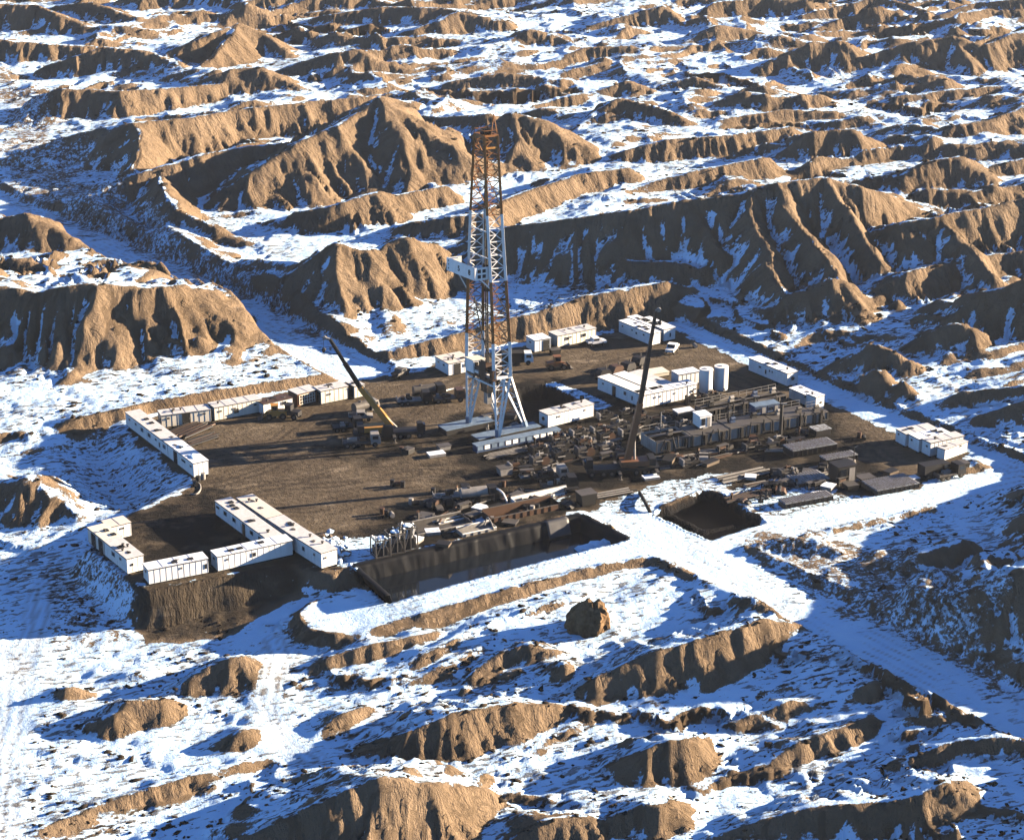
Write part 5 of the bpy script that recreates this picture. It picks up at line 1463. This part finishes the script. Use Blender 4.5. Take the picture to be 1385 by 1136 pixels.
loader("yellow wheel loader in front of the low white cabin", 371, 566, 190, M_YELLOW)
loader("dark wheel loader beside the yellow one, left of the rusty cabin", 391, 565, 160, M_DARK)
loader("rusty brown wheel loader alone on the open far part of the pad", 754, 499, 15, M_RUST)
for i, (px, py, lab) in enumerate([(816, 514, "leftmost of four dark wheeled engines behind the cabin block"), (833, 509, "second of four dark wheeled engines behind the cabin block"),
                                   (849, 505, "third of four dark wheeled engines behind the cabin block"), (864, 497, "rightmost of four dark wheeled engines, behind the truck crane's boom")]):
    g = at(px, py, 0)
    t = thing("engine_trailer", lab, "trailer", (g[0], g[1], 0), math.radians(30 + 9 * i), "four engine trailers")
    MB().prism([(-1.3, .6), (1.3, .6), (1.4, 1.5), (.9, 2.2), (-.9, 2.3), (-1.4, 1.4)], -.95, .95).build("hood", [M_DARK, M_BROWN, M_DARK, M_DARK][i], t)
    MB().cyl((.6, 0, 2.2), (.6, 0, 2.8), .12, 8).build("exhaust", M_GREY, t)
    MB().bar((1.3, 0, .65), (2.6, 0, .5), .1, 4).build("tow_bar", M_GREY, t)
    for x in (-.8, .7):
        for y in (-1.05, 1.05):
            wheel(t, x, y, .5, .3)

# ------------------------------------------------------------------ pipes, racks and debris along the front edge
def pipe_stack(label, p0, p1, n, spread, r, mats, group=None, z=0.0, layers=1):
    a, b = at(*p0, z), at(*p1, z); d = (b - a); L = np.linalg.norm(d); d /= L; nrm = np.array((-d[1], d[0], 0))
    t = thing("pipe_stack", label, "pipes", (a[0], a[1], z), 0, group)
    for mi, mat in enumerate(mats):
        m = MB()
        for i in range(n):
            if i % len(mats) != mi:
                continue
            o = nrm * (spread * (i / max(1, n - 1))) + d * RND.uniform(-.8, .8)
            zz = r + (i % layers) * r * 1.8 + .12
            m.cyl(tuple(o) [:2] + (zz,), tuple(o + d * L)[:2] + (zz + RND.uniform(0, .12),), r, 8)
        m.build("pipes", mat, t)
    m = MB()
    for f in (.15, .85):
        q = d * L * f
        m.bar((q[0] - nrm[0] * .3, q[1] - nrm[1] * .3, .05), (q[0] + nrm[0] * (spread + .3), q[1] + nrm[1] * (spread + .3), .05), .07, 4)
    m.build("sleepers", M_WOOD, t)
    return t
pipe_stack("dark drill pipes spread on the ground beside the left cabin row", (252, 594), (290, 578), 16, 4.5, .2, [M_DARK, M_BROWN, M_DARK])
pipe_stack("second bed of dark pipes with pale ends beside the left cabin row", (262, 604), (300, 592), 8, 2.4, .16, [M_DARK, M_DARK, M_BROWN])
pipe_stack("drill pipes laid out right of the derrick skids in front of the pumps", (664, 622), (716, 611), 14, 2.2, .1, [M_GREY, M_LGREY, M_DARK])
pipe_stack("pale pipes beside the white trough at the front edge of the pad", (596, 711), (662, 697), 6, 2.0, .12, [M_LGREY, M_WHITE, M_DARK])
pipe_stack("dark pipes across the snow between the two pits", (812, 676), (860, 668), 6, 2.0, .14, [M_DARK, M_LGREY])
pipe_stack("long dark pipes left of the square pit rim", (985, 655), (1048, 641), 9, 3.2, .14, [M_DARK, M_LGREY, M_GREY])
pipe_stack("dark casing pipes in snow left of the timber bank", (985, 682), (1052, 668), 7, 2.0, .17, [M_DARK, M_BROWN])
pipe_stack("pale pipes on the snow behind the low timber rack", (1100, 648), (1130, 641), 8, 3.0, .12, [M_LGREY, M_DARK])

def frame_rack(label, px, py, L, W, H, rot, group, seed):
    g = at(px, py, 0); rd = random.Random(seed)
    t = thing("frame_rack", label, "rack", (g[0], g[1], 0), rot, group)
    m = MB()
    for x in (0, L / 2, L):
        for y in (0, W):
            m.bar((x, y, 0), (x, y, H), .1, 4)
    for z_ in (.25, H):
        for y in (0, W):
            m.bar((0, y, z_), (L, y, z_), .09, 4)
        for x in (0, L):
            m.bar((x, 0, z_), (x, W, z_), .09, 4)
    m.bar((0, 0, .25), (L / 2, 0, H), .06, 4); m.bar((L, 0, .25), (L / 2, 0, H), .06, 4)
    m.build("frame", M_GREY, t)
    MB().box(.15, L - .15, .2, W - .2, .3, H * .55).build("crate", M_DARK, t)
    m = MB()
    for i in range(6):
        x, y = rd.uniform(.2, L - .2), rd.uniform(.2, W - .2)
        m.tube([(x, y, H * .55), (x + rd.uniform(-.5, .5), y, H * .9), (x + rd.uniform(-.9, .9), y + rd.uniform(-.5, .5), H + .3)], .09, 6)
    m.build("pipework", M_WHITE, t)
    MB().blob((L * .5, W * .5, H + .06), 1, L * .3, W * .3, .16, seed, 0, .2).build("snow_cap", M_SNOW, t)
    return t
frame_rack("open steel frame rack nearest the pit's left corner", 509, 757, 2.4, 2.4, 3.0, B_DIR, "open frame racks by the pit", 1)
frame_rack("open steel frame rack, middle one of three by the pit's left end", 528, 752, 2.4, 2.4, 3.4, B_DIR, "open frame racks by the pit", 2)
frame_rack("open steel frame rack, right one of three by the pit's left end", 547, 747, 2.2, 2.6, 3.8, B_DIR, "open frame racks by the pit", 3)

def trough(label, p0, p1, depth, h, mat, rimm, name="trough", z=0.0):
    a, b = at(*p0, z), at(*p1, z); L = math.hypot(*(b - a)[:2]); rz = math.atan2(b[1] - a[1], b[0] - a[0])
    t = thing(name, label, name.replace("_", " "), (a[0], a[1], z), rz)
    MB().box(0, L, 0, .12, 0, h).box(0, L, depth - .12, depth, 0, h * 1.6).box(0, .12, .122, depth - .122, 0, h * 1.3).box(L - .12, L, .122, depth - .122, 0, h * 1.3).box(.122, L - .122, .122, depth - .122, .02, .12).build("shell", mat, t)
    MB().bar((0, .06, h + .06), (L, .06, h + .06), .07, 4).bar((0, depth - .06, h * 1.6 + .06), (L, depth - .06, h * 1.6 + .06), .07, 4).build("rim", rimm, t)
    m = MB()
    for i in range(int(L / 1.3)):
        m.box(1.3 * i + .5, 1.3 * i + .62, -.12, -.002, 0, h)
    m.build("ribs", mat, t)
    return t
trough("long dark rusty trough lying along the pit's far rim", (664, 709), (757, 689), 3.0, .9, M_BROWN, M_GREY)
trough("long white trough on the ground behind the rusty trough", (697, 685), (772, 669), 1.6, .7, M_WHITE, M_LGREY)
trough("shallow pale tray lying in snow on the far side of the pit", (626, 727), (672, 717), 2.4, .5, M_LGREY, M_WHITE)
trough("grey walled open bay left of the rusty trough", (566, 728), (640, 712), 4.4, .6, M_GREY, M_LGREY)
def block(label, px, py, L, W, H, mat, rot=B_DIR, name="skip", cat="skip", group=None, z=0.0):
    g = at(px, py, z)
    t = thing(name, label, cat, (g[0], g[1], z), rot, group)
    MB().prism([(0, .12), (L, .12), (L + .2, H), (-.2, H)], 0, W).build("body", mat, t)
    MB().box(-.28, L + .28, -.06, W + .06, H + .002, H + .1).build("rim", M_GREY, t)
    for xx in (.2, L - .5):
        MB().box(xx, xx + .3, 0, W, 0, .118).build("runner", M_DARK, t)
    return t
block("black skip at the pit's far right rim, beside the snowy crossing", 788, 686, 2.4, 2.4, 2.0, M_BLACK)
block("black skip at the right front corner of the pad, right of the trucks", 1298, 640, 1.8, 1.8, 1.5, M_BLACK)
block("dark skip lying in the shade in front of the derrick's left skid", 596, 611, 1.8, 1.6, .8, M_LGREY)
block("dark skip with pale rim at the far side by the small bluish cabin", 748, 481, 1.6, 1.6, 1.0, M_DARK)
block("dark brown skip beside the front pump row's left end", 678, 645, 2.0, 1.8, 1.3, M_LGREY)
# oil drums, crates and pallets lying about
def drum(px, py, lying, mat, label, group):
    g = at(px, py, 0)
    t = thing("oil_drum", label, "drum", (g[0], g[1], 0), RND.uniform(0, 3), group)
    if lying:
        MB().cyl((-.55, 0, .42), (.55, 0, .42), .4, 14).build("shell", mat, t)
        MB().cyl((-.2, 0, .42), (-.14, 0, .42), .43, 14).cyl((.14, 0, .42), (.2, 0, .42), .43, 14).build("hoops", mat, t)
    else:
        MB().cyl((0, 0, .02), (0, 0, 1.1), .4, 14).build("shell", mat, t)
        MB().cyl((0, 0, .35), (0, 0, .41), .43, 14).cyl((0, 0, .72), (0, 0, .78), .43, 14).build("hoops", mat, t)
DR = [(531, 657), (538, 657), (545, 659), (556, 682), (562, 683), (517, 695), (523, 698), (530, 699), (586, 668), (681, 658), (712, 694), (720, 692), (727, 690), (705, 697),
      (268, 652), (275, 648), (265, 657), (543, 612), (548, 614), (683, 637), (858, 560), (864, 562), (870, 560), (962, 535), (968, 537), (780, 545), (787, 543), (794, 546), (1168, 595), (1162, 592), (1000, 548), (940, 470)]
for i, (px, py) in enumerate(DR):
    drum(px, py, i % 3 == 1, [M_DARK, M_BROWN, M_DARK, M_LGREY][i % 4], ["small dark steel drum lying loose on the bare pad", "small brown steel drum lying loose on the bare pad", "small dark steel drum lying loose on the bare pad", "small pale steel drum lying loose on the bare pad"][i % 4], "loose drums about the pad")
PAL = [(552, 613, .9), (590, 617, .6), (1148, 640, .7), (1170, 648, .5), (1120, 662, .8), (1205, 640, .5), (1095, 641, .6), (1015, 648, .6), (905, 624, .7), (872, 626, .8), (880, 648, .5), (960, 628, .6),
       (575, 700, .4), (650, 690, .6), (735, 681, .5), (640, 700, .7), (585, 722, .6), (600, 738, .5), (690, 708, .4), (560, 735, .6), (672, 690, .6), (700, 674, .8), (1235, 650, .6), (1215, 655, .5), (1150, 661, .9), (1110, 672, .5)]
for i, (px, py, h) in enumerate(PAL):
    g = at(px, py, 0)
    t = thing("crate", "small %s crate left among the scattered gear on the pad" % ["dark", "pale", "brown"][i % 3], "crate", (g[0], g[1], 0), RND.uniform(0, 1.5), "loose crates about the pad")
    mt = [M_DARK, M_LGREY, M_WOOD][i % 3]; a = RND.uniform(.8, 1.7); b = RND.uniform(.7, 1.2)
    MB().box(-a, a, -b, b, .12, h).build("body", mt, t)
    MB().box(-a - .04, a + .04, -b - .04, b + .04, h + .002, h + .07).build("lid", [M_GREY, M_SNOWROOF, M_DARK][i % 3], t)
    for yy in (-b + .18, b - .18):
        MB().box(-a, a, yy - .08, yy + .08, 0, .118).build("runner", M_WOOD, t)
def scrap(px, py, kind, zone, rd):
    g = at(px, py, 0)
    mt = rd.choice([M_DARK, M_DARK, M_BLACK, M_BROWN, M_GREY, M_DARK, M_LGREY])
    if kind == 0:
        t = thing("valve_stack", "small dark valve stack standing " + zone, "valve", (g[0], g[1], 0), rd.uniform(0, 3), "valve stacks " + zone)
        h = rd.uniform(.9, 1.7)
        MB().cyl((0, 0, 0), (0, 0, h), .16, 8).box(-.4, .4, -.3, .3, .05, .4).build("body", mt, t)
        MB().bar((-.7, 0, h * .6), (.7, 0, h * .6), .1, 6).build("branch_pipe", rd.choice([M_GREY, M_DARK]), t)
        MB().cyl((0, -.05, h + .1), (0, .05, h + .1), .28, 12).bar((0, 0, h - .02), (0, 0, h + .05), .05, 5).build("handwheel", M_BROWN, t)
    elif kind == 1:
        t = thing("machine_part", "low oily machine part lying " + zone, "machine part", (g[0], g[1], 0), rd.uniform(0, 3), "machine parts " + zone)
        a, b, h = rd.uniform(.8, 1.8), rd.uniform(.5, 1.0), rd.uniform(.5, 1.2)
        MB().prism([(-a, .1), (a, .1), (a * .8, h), (-a * .6, h * .8)], -b, b).build("casing", mt, t)
        MB().cyl((a * .2, -b - .25, h * .6), (a * .2, b + .25, h * .6), h * .45, 12).build("drum", rd.choice([M_DARK, M_GREY, M_BROWN]), t)
        MB().bar((-a, -b * .5, .08), (a, -b * .5, .08), .08, 4).build("runner", M_DARK, t)
    elif kind == 2:
        t = thing("pipe_stack", "short tangle of dark pipes lying " + zone, "pipes", (g[0], g[1], 0), B_DIR + rd.uniform(-.5, .5), "pipe tangles " + zone)
        for q in range(4):
            y = q * .3 + rd.uniform(-.1, .1); z_ = .15 + .1 * (q % 2)
            MB().cyl((rd.uniform(-2.4, -1.6), y + rd.uniform(-.3, .3), z_), (rd.uniform(1.6, 2.4), y + rd.uniform(-.3, .3), z_ + .08), .11, 7).build("pipe", rd.choice([M_DARK, M_GREY, M_LGREY, M_BROWN]), t)
    else:
        t = thing("tool_rack", "low dark tool rack standing " + zone, "rack", (g[0], g[1], 0), B_DIR + rd.uniform(-.3, .3), "tool racks " + zone)
        m = MB()
        for x in (-1.1, 1.1):
            for y in (-.4, .4):
                m.bar((x, y, 0), (x, y, 1.3), .05, 4)
        for z_ in (.5, 1.25):
            m.box(-1.2, 1.2, -.45, .45, z_, z_ + .06)
        m.build("frame", rd.choice([M_GREY, M_DARK]), t)
        MB().box(-.8, .6, -.3, .3, .57, .95).build("load", mt, t)
rdS = random.Random(91)
for zone, poly, n in (("among the pumps beside the derrick", [(690, 652), (880, 612), (880, 566), (720, 600)], 44), ("in front of the mud tank row", [(880, 640), (1100, 604), (1090, 584), (900, 618)], 26),
                      ("on the right part of the pad", [(1040, 672), (1170, 650), (1180, 626), (1050, 634)], 22), ("between the derrick and the long pit", [(540, 720), (780, 684), (770, 662), (590, 668)], 30),
                      ("near the blue skids under the derrick", [(640, 590), (720, 575), (715, 560), (650, 570)], 8), ("on the snow beside the square pit", [(980, 690), (1060, 676), (1060, 650), (990, 664)], 12)):
    for i in range(n):
        a, b = rdS.random(), rdS.random()
        q = [(1 - a) * (1 - b), a * (1 - b), a * b, (1 - a) * b]
        scrap(sum(w_ * p[0] for w_, p in zip(q, poly)), sum(w_ * p[1] for w_, p in zip(q, poly)), rdS.choice([0, 1, 1, 2, 2, 3]), zone, rdS)
def hose(label, pts, r, mat):
    P = [at(*p[:2], p[2]) for p in pts]
    o = P[0]
    q = []
    for i in range(len(P) - 1):
        p0, p1, p2, p3 = P[max(i - 1, 0)], P[i], P[i + 1], P[min(i + 2, len(P) - 1)]
        for k in range(6):
            f = k / 6
            q.append(.5 * ((2 * p1) + (-p0 + p2) * f + (2 * p0 - 5 * p1 + 4 * p2 - p3) * f * f + (-p0 + 3 * p1 - 3 * p2 + p3) * f ** 3) - o)
    q.append(P[-1] - o)
    ob = MB().tube(q, r, 6).build("hose", mat)
    ob.location = tuple(o)
    return tag(ob, label, "hose")
hose("thick black hose running over the bank into the square pit", [(865, 666, .2), (872, 678, .7), (878, 690, .3), (884, 700, -1.5)], .3, M_BLACK)
hose("white hose looping over the truck wreck in the foreground debris", [(663, 662, 1.2), (672, 661, 2.2), (681, 668, 1.8), (686, 680, .3)], .16, M_WHITE)
hose("pale hose arching out of the rusty trough to the ground", [(655, 712, .2), (659, 700, 1.5), (664, 706, 1.6), (668, 716, .2)], .12, M_LGREY)
hose("pale hose snaking along the pad near the left cabin row's end", [(262, 650, .1), (270, 655, .1), (271, 662, .1), (266, 668, .1), (258, 668, .1)], .14, M_LGREY)
hose("white bent pipe lying on the pad behind the trucks left of the derrick", [(601, 529, .15), (612, 526, .15), (629, 525, .15)], .14, M_WHITE)
hose("pale hose on the snow in front of the grey racks", [(596, 700, .1), (612, 706, .1), (640, 700, .1), (668, 699, .1)], .13, M_WHITE)

# ------------------------------------------------------------------ rubble heap, pit lining, water
rb = place(448, 752)
t = thing("rubble_heap", "heap of white broken rubble and snow at the end of the cabin row", "heap", (rb[0], rb[1], rb[2]), 0)
hp = [place(*p) for p in [(425, 722), (440, 738), (452, 752), (468, 770), (470, 748), (455, 735)]]
m = MB(); m2 = MB()
for i in range(150):
    w_ = [RND.random() ** 2 for _ in hp]; s_ = sum(w_)
    p = sum(h_ * (q / s_) for h_, q in zip(hp, w_))
    j = RND.gauss(0, .7), RND.gauss(0, 1.5)
    r_ = RND.uniform(.2, .75)
    c = (p[0] - rb[0] + j[0], p[1] - rb[1] + j[1], max(0, 1.1 - .35 * math.hypot(*j)) * RND.random() + .1)
    (m if i % 5 else m2).blob(c, r_, RND.uniform(.7, 1.3), RND.uniform(.7, 1.3), RND.uniform(.5, .9), i, 0, .35, 1)
for q in (m.build("snow_lumps", M_SNOW, t), m2.build("earth_lumps", M_WOOD, t)):
    q["kind"] = "stuff"

def sheet(name, rows_, mat, thick=.05):
    """a wrinkled sheet through rows of points, with a thickness"""
    n, k = len(rows_), len(rows_[0])
    vs = [p for r in rows_ for p in r]
    fs = [(i * k + j, i * k + j + 1, (i + 1) * k + j + 1, (i + 1) * k + j) for i in range(n - 1) for j in range(k - 1)]
    m = MB()._add(vs, fs, 0, True)
    o = m.build(name, mat)
    sm_ = o.modifiers.new("thickness", 'SOLIDIFY'); sm_.thickness = thick
    return o
pc = [at(*p) for p in PIT]
pcen = sum(pc) / 4
def wall_sheet(a, b, name, mat, zt, zb, inset0, inset1, u0=0, u1=1, n=140, k=14, amp=.24, seed=0):
    d = (b - a); L = np.linalg.norm(d); d = d / L; nn = np.array((-d[1], d[0], 0))
    if (pcen - a) @ nn < 0:
        nn = -nn
    rows_ = []
    for i in range(k):
        f = i / (k - 1)
        r = []
        for j in range(n):
            u = u0 + (u1 - u0) * j / (n - 1)
            x = np.array(u * 9.0); y = np.array(f * 2.0 + u * 3)
            wv = float(fbm(np.array([u * L * .8 + seed]), np.array([f * .8]), 400 + seed, 3)[0]) - .5
            f2 = max(0, (f - .14) / .86)
            ins = inset0 + (inset1 - inset0) * (f / .14 if f < .14 else 1) + 1.0 * f2
            p = a + d * (u * L) + nn * (ins + amp * 2 * wv * min(f * 3, 1))
            p[2] = zt + (zb - zt) * f2 + (.12 * wv if i == 0 else 0)
            r.append(tuple(p))
        rows_.append(r)
    return sheet(name, rows_, mat)
tag(wall_sheet(pc[0], pc[1], "pit_liner", M_LINER, .16, -4.1, -.7, .4), "black wrinkled liner hung on the far wall of the long pit", "liner")
tag(wall_sheet(pc[3], pc[0], "pit_liner", M_LINER, .14, -4.1, -.5, .4, n=24), "black liner on the short left wall of the long pit", "liner")
tag(wall_sheet(pc[1], pc[2], "pit_liner", M_LINER, .14, -4.1, -.5, .4, n=24), "black liner on the short right wall of the long pit", "liner")
fa, fb_ = at(733, 708.5), at(763, 702)
tag(wall_sheet(pc[0], pc[1], "liner_flap", M_GREYLINER, .3, -2.1, -.2, .6, .83, .93, 10, 8, .1, 5), "loose grey flap of lining hanging on the long pit's far wall", "liner")
wp = [pcen + (p - pcen) * .97 for p in pc]
wo = MB()._add([(p[0], p[1], -2.3) for p in wp], [(0, 1, 2, 3)]).build("water", M_WATER)
wo["kind"] = "structure"; wo["label"] = "still dark water at the bottom of the long pit"
p2c = [at(*p) for p in PIT2]; c2 = sum(p2c) / len(p2c)
w2 = MB()._add([(c2[0] + (p[0] - c2[0]) * .93, c2[1] + (p[1] - c2[1]) * .93, -1.35) for p in p2c], [tuple(range(len(p2c)))]).build("mud", M_MUD)
w2["kind"] = "structure"; w2["label"] = "black mud filling the square pit"
for i, (px, py, s_) in enumerate([(792, 743, 1.1), (806, 740, 1.2), (822, 736, 1.0), (836, 732, .8)]):
    g = at(px, py, -2.2)
    tag(MB().blob(tuple(g), 1, s_ * 1.5, s_ * 1.1, .9, i, 0, .18, 2).build("snow_drift", M_SNOW), "shaded snow drift slumped against the near wall inside the long pit", "snow drift", "snow drifts inside the pit")

# ------------------------------------------------------------------ weathered pillar of earth in the foreground, two bushes by the road
def rock_mat():
    k = NT("bare_clay_rock"); n = k.noise(.9, 6, .65); n2 = k.noise(1.6, 4, .6, stretch=(1, 1, .25))
    k.bump(k.math('ADD', n, n2), .8, .35)
    return k.out(k.ramp(n, [(.3, (.09, .055, .028)), (.55, (.17, .108, .058)), (.75, (.24, .155, .085))]), .95, 0, .1)
M_ROCK = rock_mat()
g = place(796, 852)
bm = bmesh.new(); bmesh.ops.create_icosphere(bm, subdivisions=4, radius=1)
for v in bm.verts:
    c = v.co.copy()
    an = math.atan2(c.y, c.x); hz = c.z
    rg = 1 - abs(2 * float(fbm(np.array([an * 1.3 + 9]), np.array([hz * 1.1]), 501, 2)[0]) - 1)
    fine = float(fbm(np.array([an * 5]), np.array([hz * 2.2]), 507, 3)[0]) - .5
    r_ = .72 + .55 * rg + .45 * fine
    tp = 1.15 - .35 * hz if hz > 0 else 1.15 - .15 * hz          # broad foot, narrower broken top
    notch = -.9 * math.exp(-((c.x - .1) / .22) ** 2) if hz > .55 else 0
    v.co = (c.x * 2.3 * r_ * tp + .5 * hz, c.y * 1.7 * r_ * tp, hz * 3.1 * (1 + .5 * fine) + 1.9 + notch)
rm = bpy.data.meshes.new("rock_pillar"); bm.to_mesh(rm); bm.free()
rm.materials.append(M_ROCK)
ro = bpy.data.objects.new("rock_pillar", rm); COL.objects.link(ro); ro.location = tuple(g)
tag(ro, "stubby pillar of weathered tan clay standing in the foreground snow", "rock")
M_TWIG = NT("dark_twigs").out((.03, .024, .018), .9, 0, .1)
for px, py, s_, lab in ((331, 433, 1.1, "dark leafless bush by the snowy road, left one of two"), (343, 443, 1.35, "dark leafless bush by the snowy road, right and taller one of two")):
    g = place(px, py)
    t = thing("bush", lab, "bush", g, 0, "two bushes by the road")
    tr = MB(); tr.bar((0, 0, -.2), (.05, 0, 1.2 * s_), .09, 6, 0, .05); tr.build("stem", M_TWIG, t)
    tw = MB()
    for i in range(130):
        a, e = RND.uniform(0, 6.283), RND.uniform(.1, 1.45)
        b = Vector((.02, 0, RND.uniform(.5, 1.3) * s_)); d_ = Vector((math.cos(a) * math.cos(e), math.sin(a) * math.cos(e), math.sin(e))) * RND.uniform(.4, 1.1) * s_
        tw.bar(b, b + d_, .025, 3, 0, .012)
        for q in range(3):
            c = b + d_ * RND.uniform(.5, 1); tw.blob(c, .07, 1, 1, .6, i, 0, .3, 1) if q == 0 else tw.bar(c, c + Vector((RND.gauss(0, .2), RND.gauss(0, .2), RND.gauss(.05, .15))), .014, 3)
    tw.build("twigs", M_TWIG, t)

# ------------------------------------------------------------------ clods and tussocks strewn over the snow: one object nobody could count
rs = np.random.RandomState(3)
phi = (1 + 5 ** .5) / 2
ico = np.array([(-1, phi, 0), (1, phi, 0), (-1, -phi, 0), (1, -phi, 0), (0, -1, phi), (0, 1, phi), (0, -1, -phi), (0, 1, -phi), (phi, 0, -1), (phi, 0, 1), (-phi, 0, -1), (-phi, 0, 1)]) / math.hypot(1, phi)
icf = np.array([(0, 11, 5), (0, 5, 1), (0, 1, 7), (0, 7, 10), (0, 10, 11), (1, 5, 9), (5, 11, 4), (11, 10, 2), (10, 7, 6), (7, 1, 8), (3, 9, 4), (3, 4, 2), (3, 2, 6), (3, 6, 8), (3, 8, 9), (4, 9, 5), (2, 4, 11), (6, 2, 10), (8, 6, 7), (9, 8, 1)])
def scatter(n, name, label, mat, y0, y1, smin, smax_, seed, dens=.5):
    rs = np.random.RandomState(seed)
    yy = y0 + (y1 - y0) * rs.rand(n * 6) ** 1.25
    xx = (rs.rand(n * 6) * 2 - 1) * (yy * .27 + 22)
    iy = np.clip(np.searchsorted(gy, yy), 0, ny_ - 1); ix = np.clip(np.searchsorted(gx, xx), 0, nx_ - 1)
    dn = fbm(xx / 16, yy / 9, 700, 3) + .5 * (fbm(xx / 4, yy / 2.5, 703, 2) - .5)
    keep = (dn > dens) & (padd[iy, ix] < -2) & (roadw[iy, ix] < .05) & (slope[iy, ix] < .62) & (pit[iy, ix] < -1) & (pit2[iy, ix] < -1)
    xx, yy, iy, ix = xx[keep][:n], yy[keep][:n], iy[keep][:n], ix[keep][:n]
    k = len(xx)
    s = smin + (smax_ - smin) * rs.rand(k) ** 2.6
    s = s * (.75 + .5 * np.clip((yy - 200) / 300, 0, 1))
    zz = Z[iy, ix]
    a = rs.rand(k) * 6.283
    vv = ico[None] * (1 + .5 * (rs.rand(k, 12, 1) - .5) * 2)
    sx_ = s * (.8 + 1.3 * rs.rand(k)); sy_ = s * (.7 + .5 * rs.rand(k)); sz_ = s * (.22 + .35 * rs.rand(k))
    x = vv[:, :, 0] * sx_[:, None]; y = vv[:, :, 1] * sy_[:, None]; z = vv[:, :, 2] * sz_[:, None]
    P = np.stack([x * np.cos(a)[:, None] - y * np.sin(a)[:, None] + gx[ix][:, None], x * np.sin(a)[:, None] + y * np.cos(a)[:, None] + gy[iy][:, None], z + zz[:, None] + .12 * s[:, None]], -1).reshape(-1, 3).astype(np.float32)
    Fc = (icf[None] + 12 * np.arange(k)[:, None, None]).reshape(-1, 3).astype(np.int32)
    m = bpy.data.meshes.new(name)
    m.vertices.add(len(P)); m.vertices.foreach_set("co", P.ravel())
    m.loops.add(Fc.size); m.loops.foreach_set("vertex_index", Fc.ravel())
    m.polygons.add(len(Fc)); m.polygons.foreach_set("loop_start", np.arange(0, Fc.size, 3, dtype=np.int32)); m.polygons.foreach_set("loop_total", np.full(len(Fc), 3, np.int32))
    m.update(calc_edges=True); m.materials.append(mat)
    o = bpy.data.objects.new(name, m); COL.objects.link(o)
    o["kind"] = "stuff"; o["label"] = label
    return o
def clod_mat():
    k = NT("dark_clods"); n = k.noise(.35, 3, .5)
    return k.out(k.ramp(n, [(.3, (.016, .013, .011)), (.6, (.032, .024, .017)), (.8, (.07, .05, .032))]), .95, 0, .05)
M_CLOD = clod_mat()
scatter(9000, "clods", "dark clods and tussocks poking through the snow", M_CLOD, 195, 900, .12, .6, 5)
scatter(4000, "clods", "small dark clods dotted over the near snow", M_CLOD, 190, 420, .08, .36, 9, .45)

# ------------------------------------------------------------------ haze
def haze():
    k = bpy.data.materials.new("haze"); k.use_nodes = True
    nt = k.node_tree
    for n in list(nt.nodes):
        if n.type != 'OUTPUT_MATERIAL':
            nt.nodes.remove(n)
    pv = nt.nodes.new('ShaderNodeVolumePrincipled')
    pv.inputs['Color'].default_value = (.80, .87, 1.0, 1)
    pv.inputs['Density'].default_value = HAZE
    pv.inputs['Anisotropy'].default_value = 0.2
    nt.links.new(pv.outputs[0], [n for n in nt.nodes if n.type == 'OUTPUT_MATERIAL'][0].inputs['Volume'])
    x0, x1, y0, y1 = gx.min() - 3, gx.max() + 3, gy.min() - 3, gy.max() + 3
    o = MB().box(x0, x1, y0, y1, float(Z.min()) - 1, max(CAM_H, float(Z.max())) + 6).build("haze", k)
    o["kind"] = "stuff"; o["label"] = "thin pale haze over the badlands"
HAZE = 0.000034
haze()
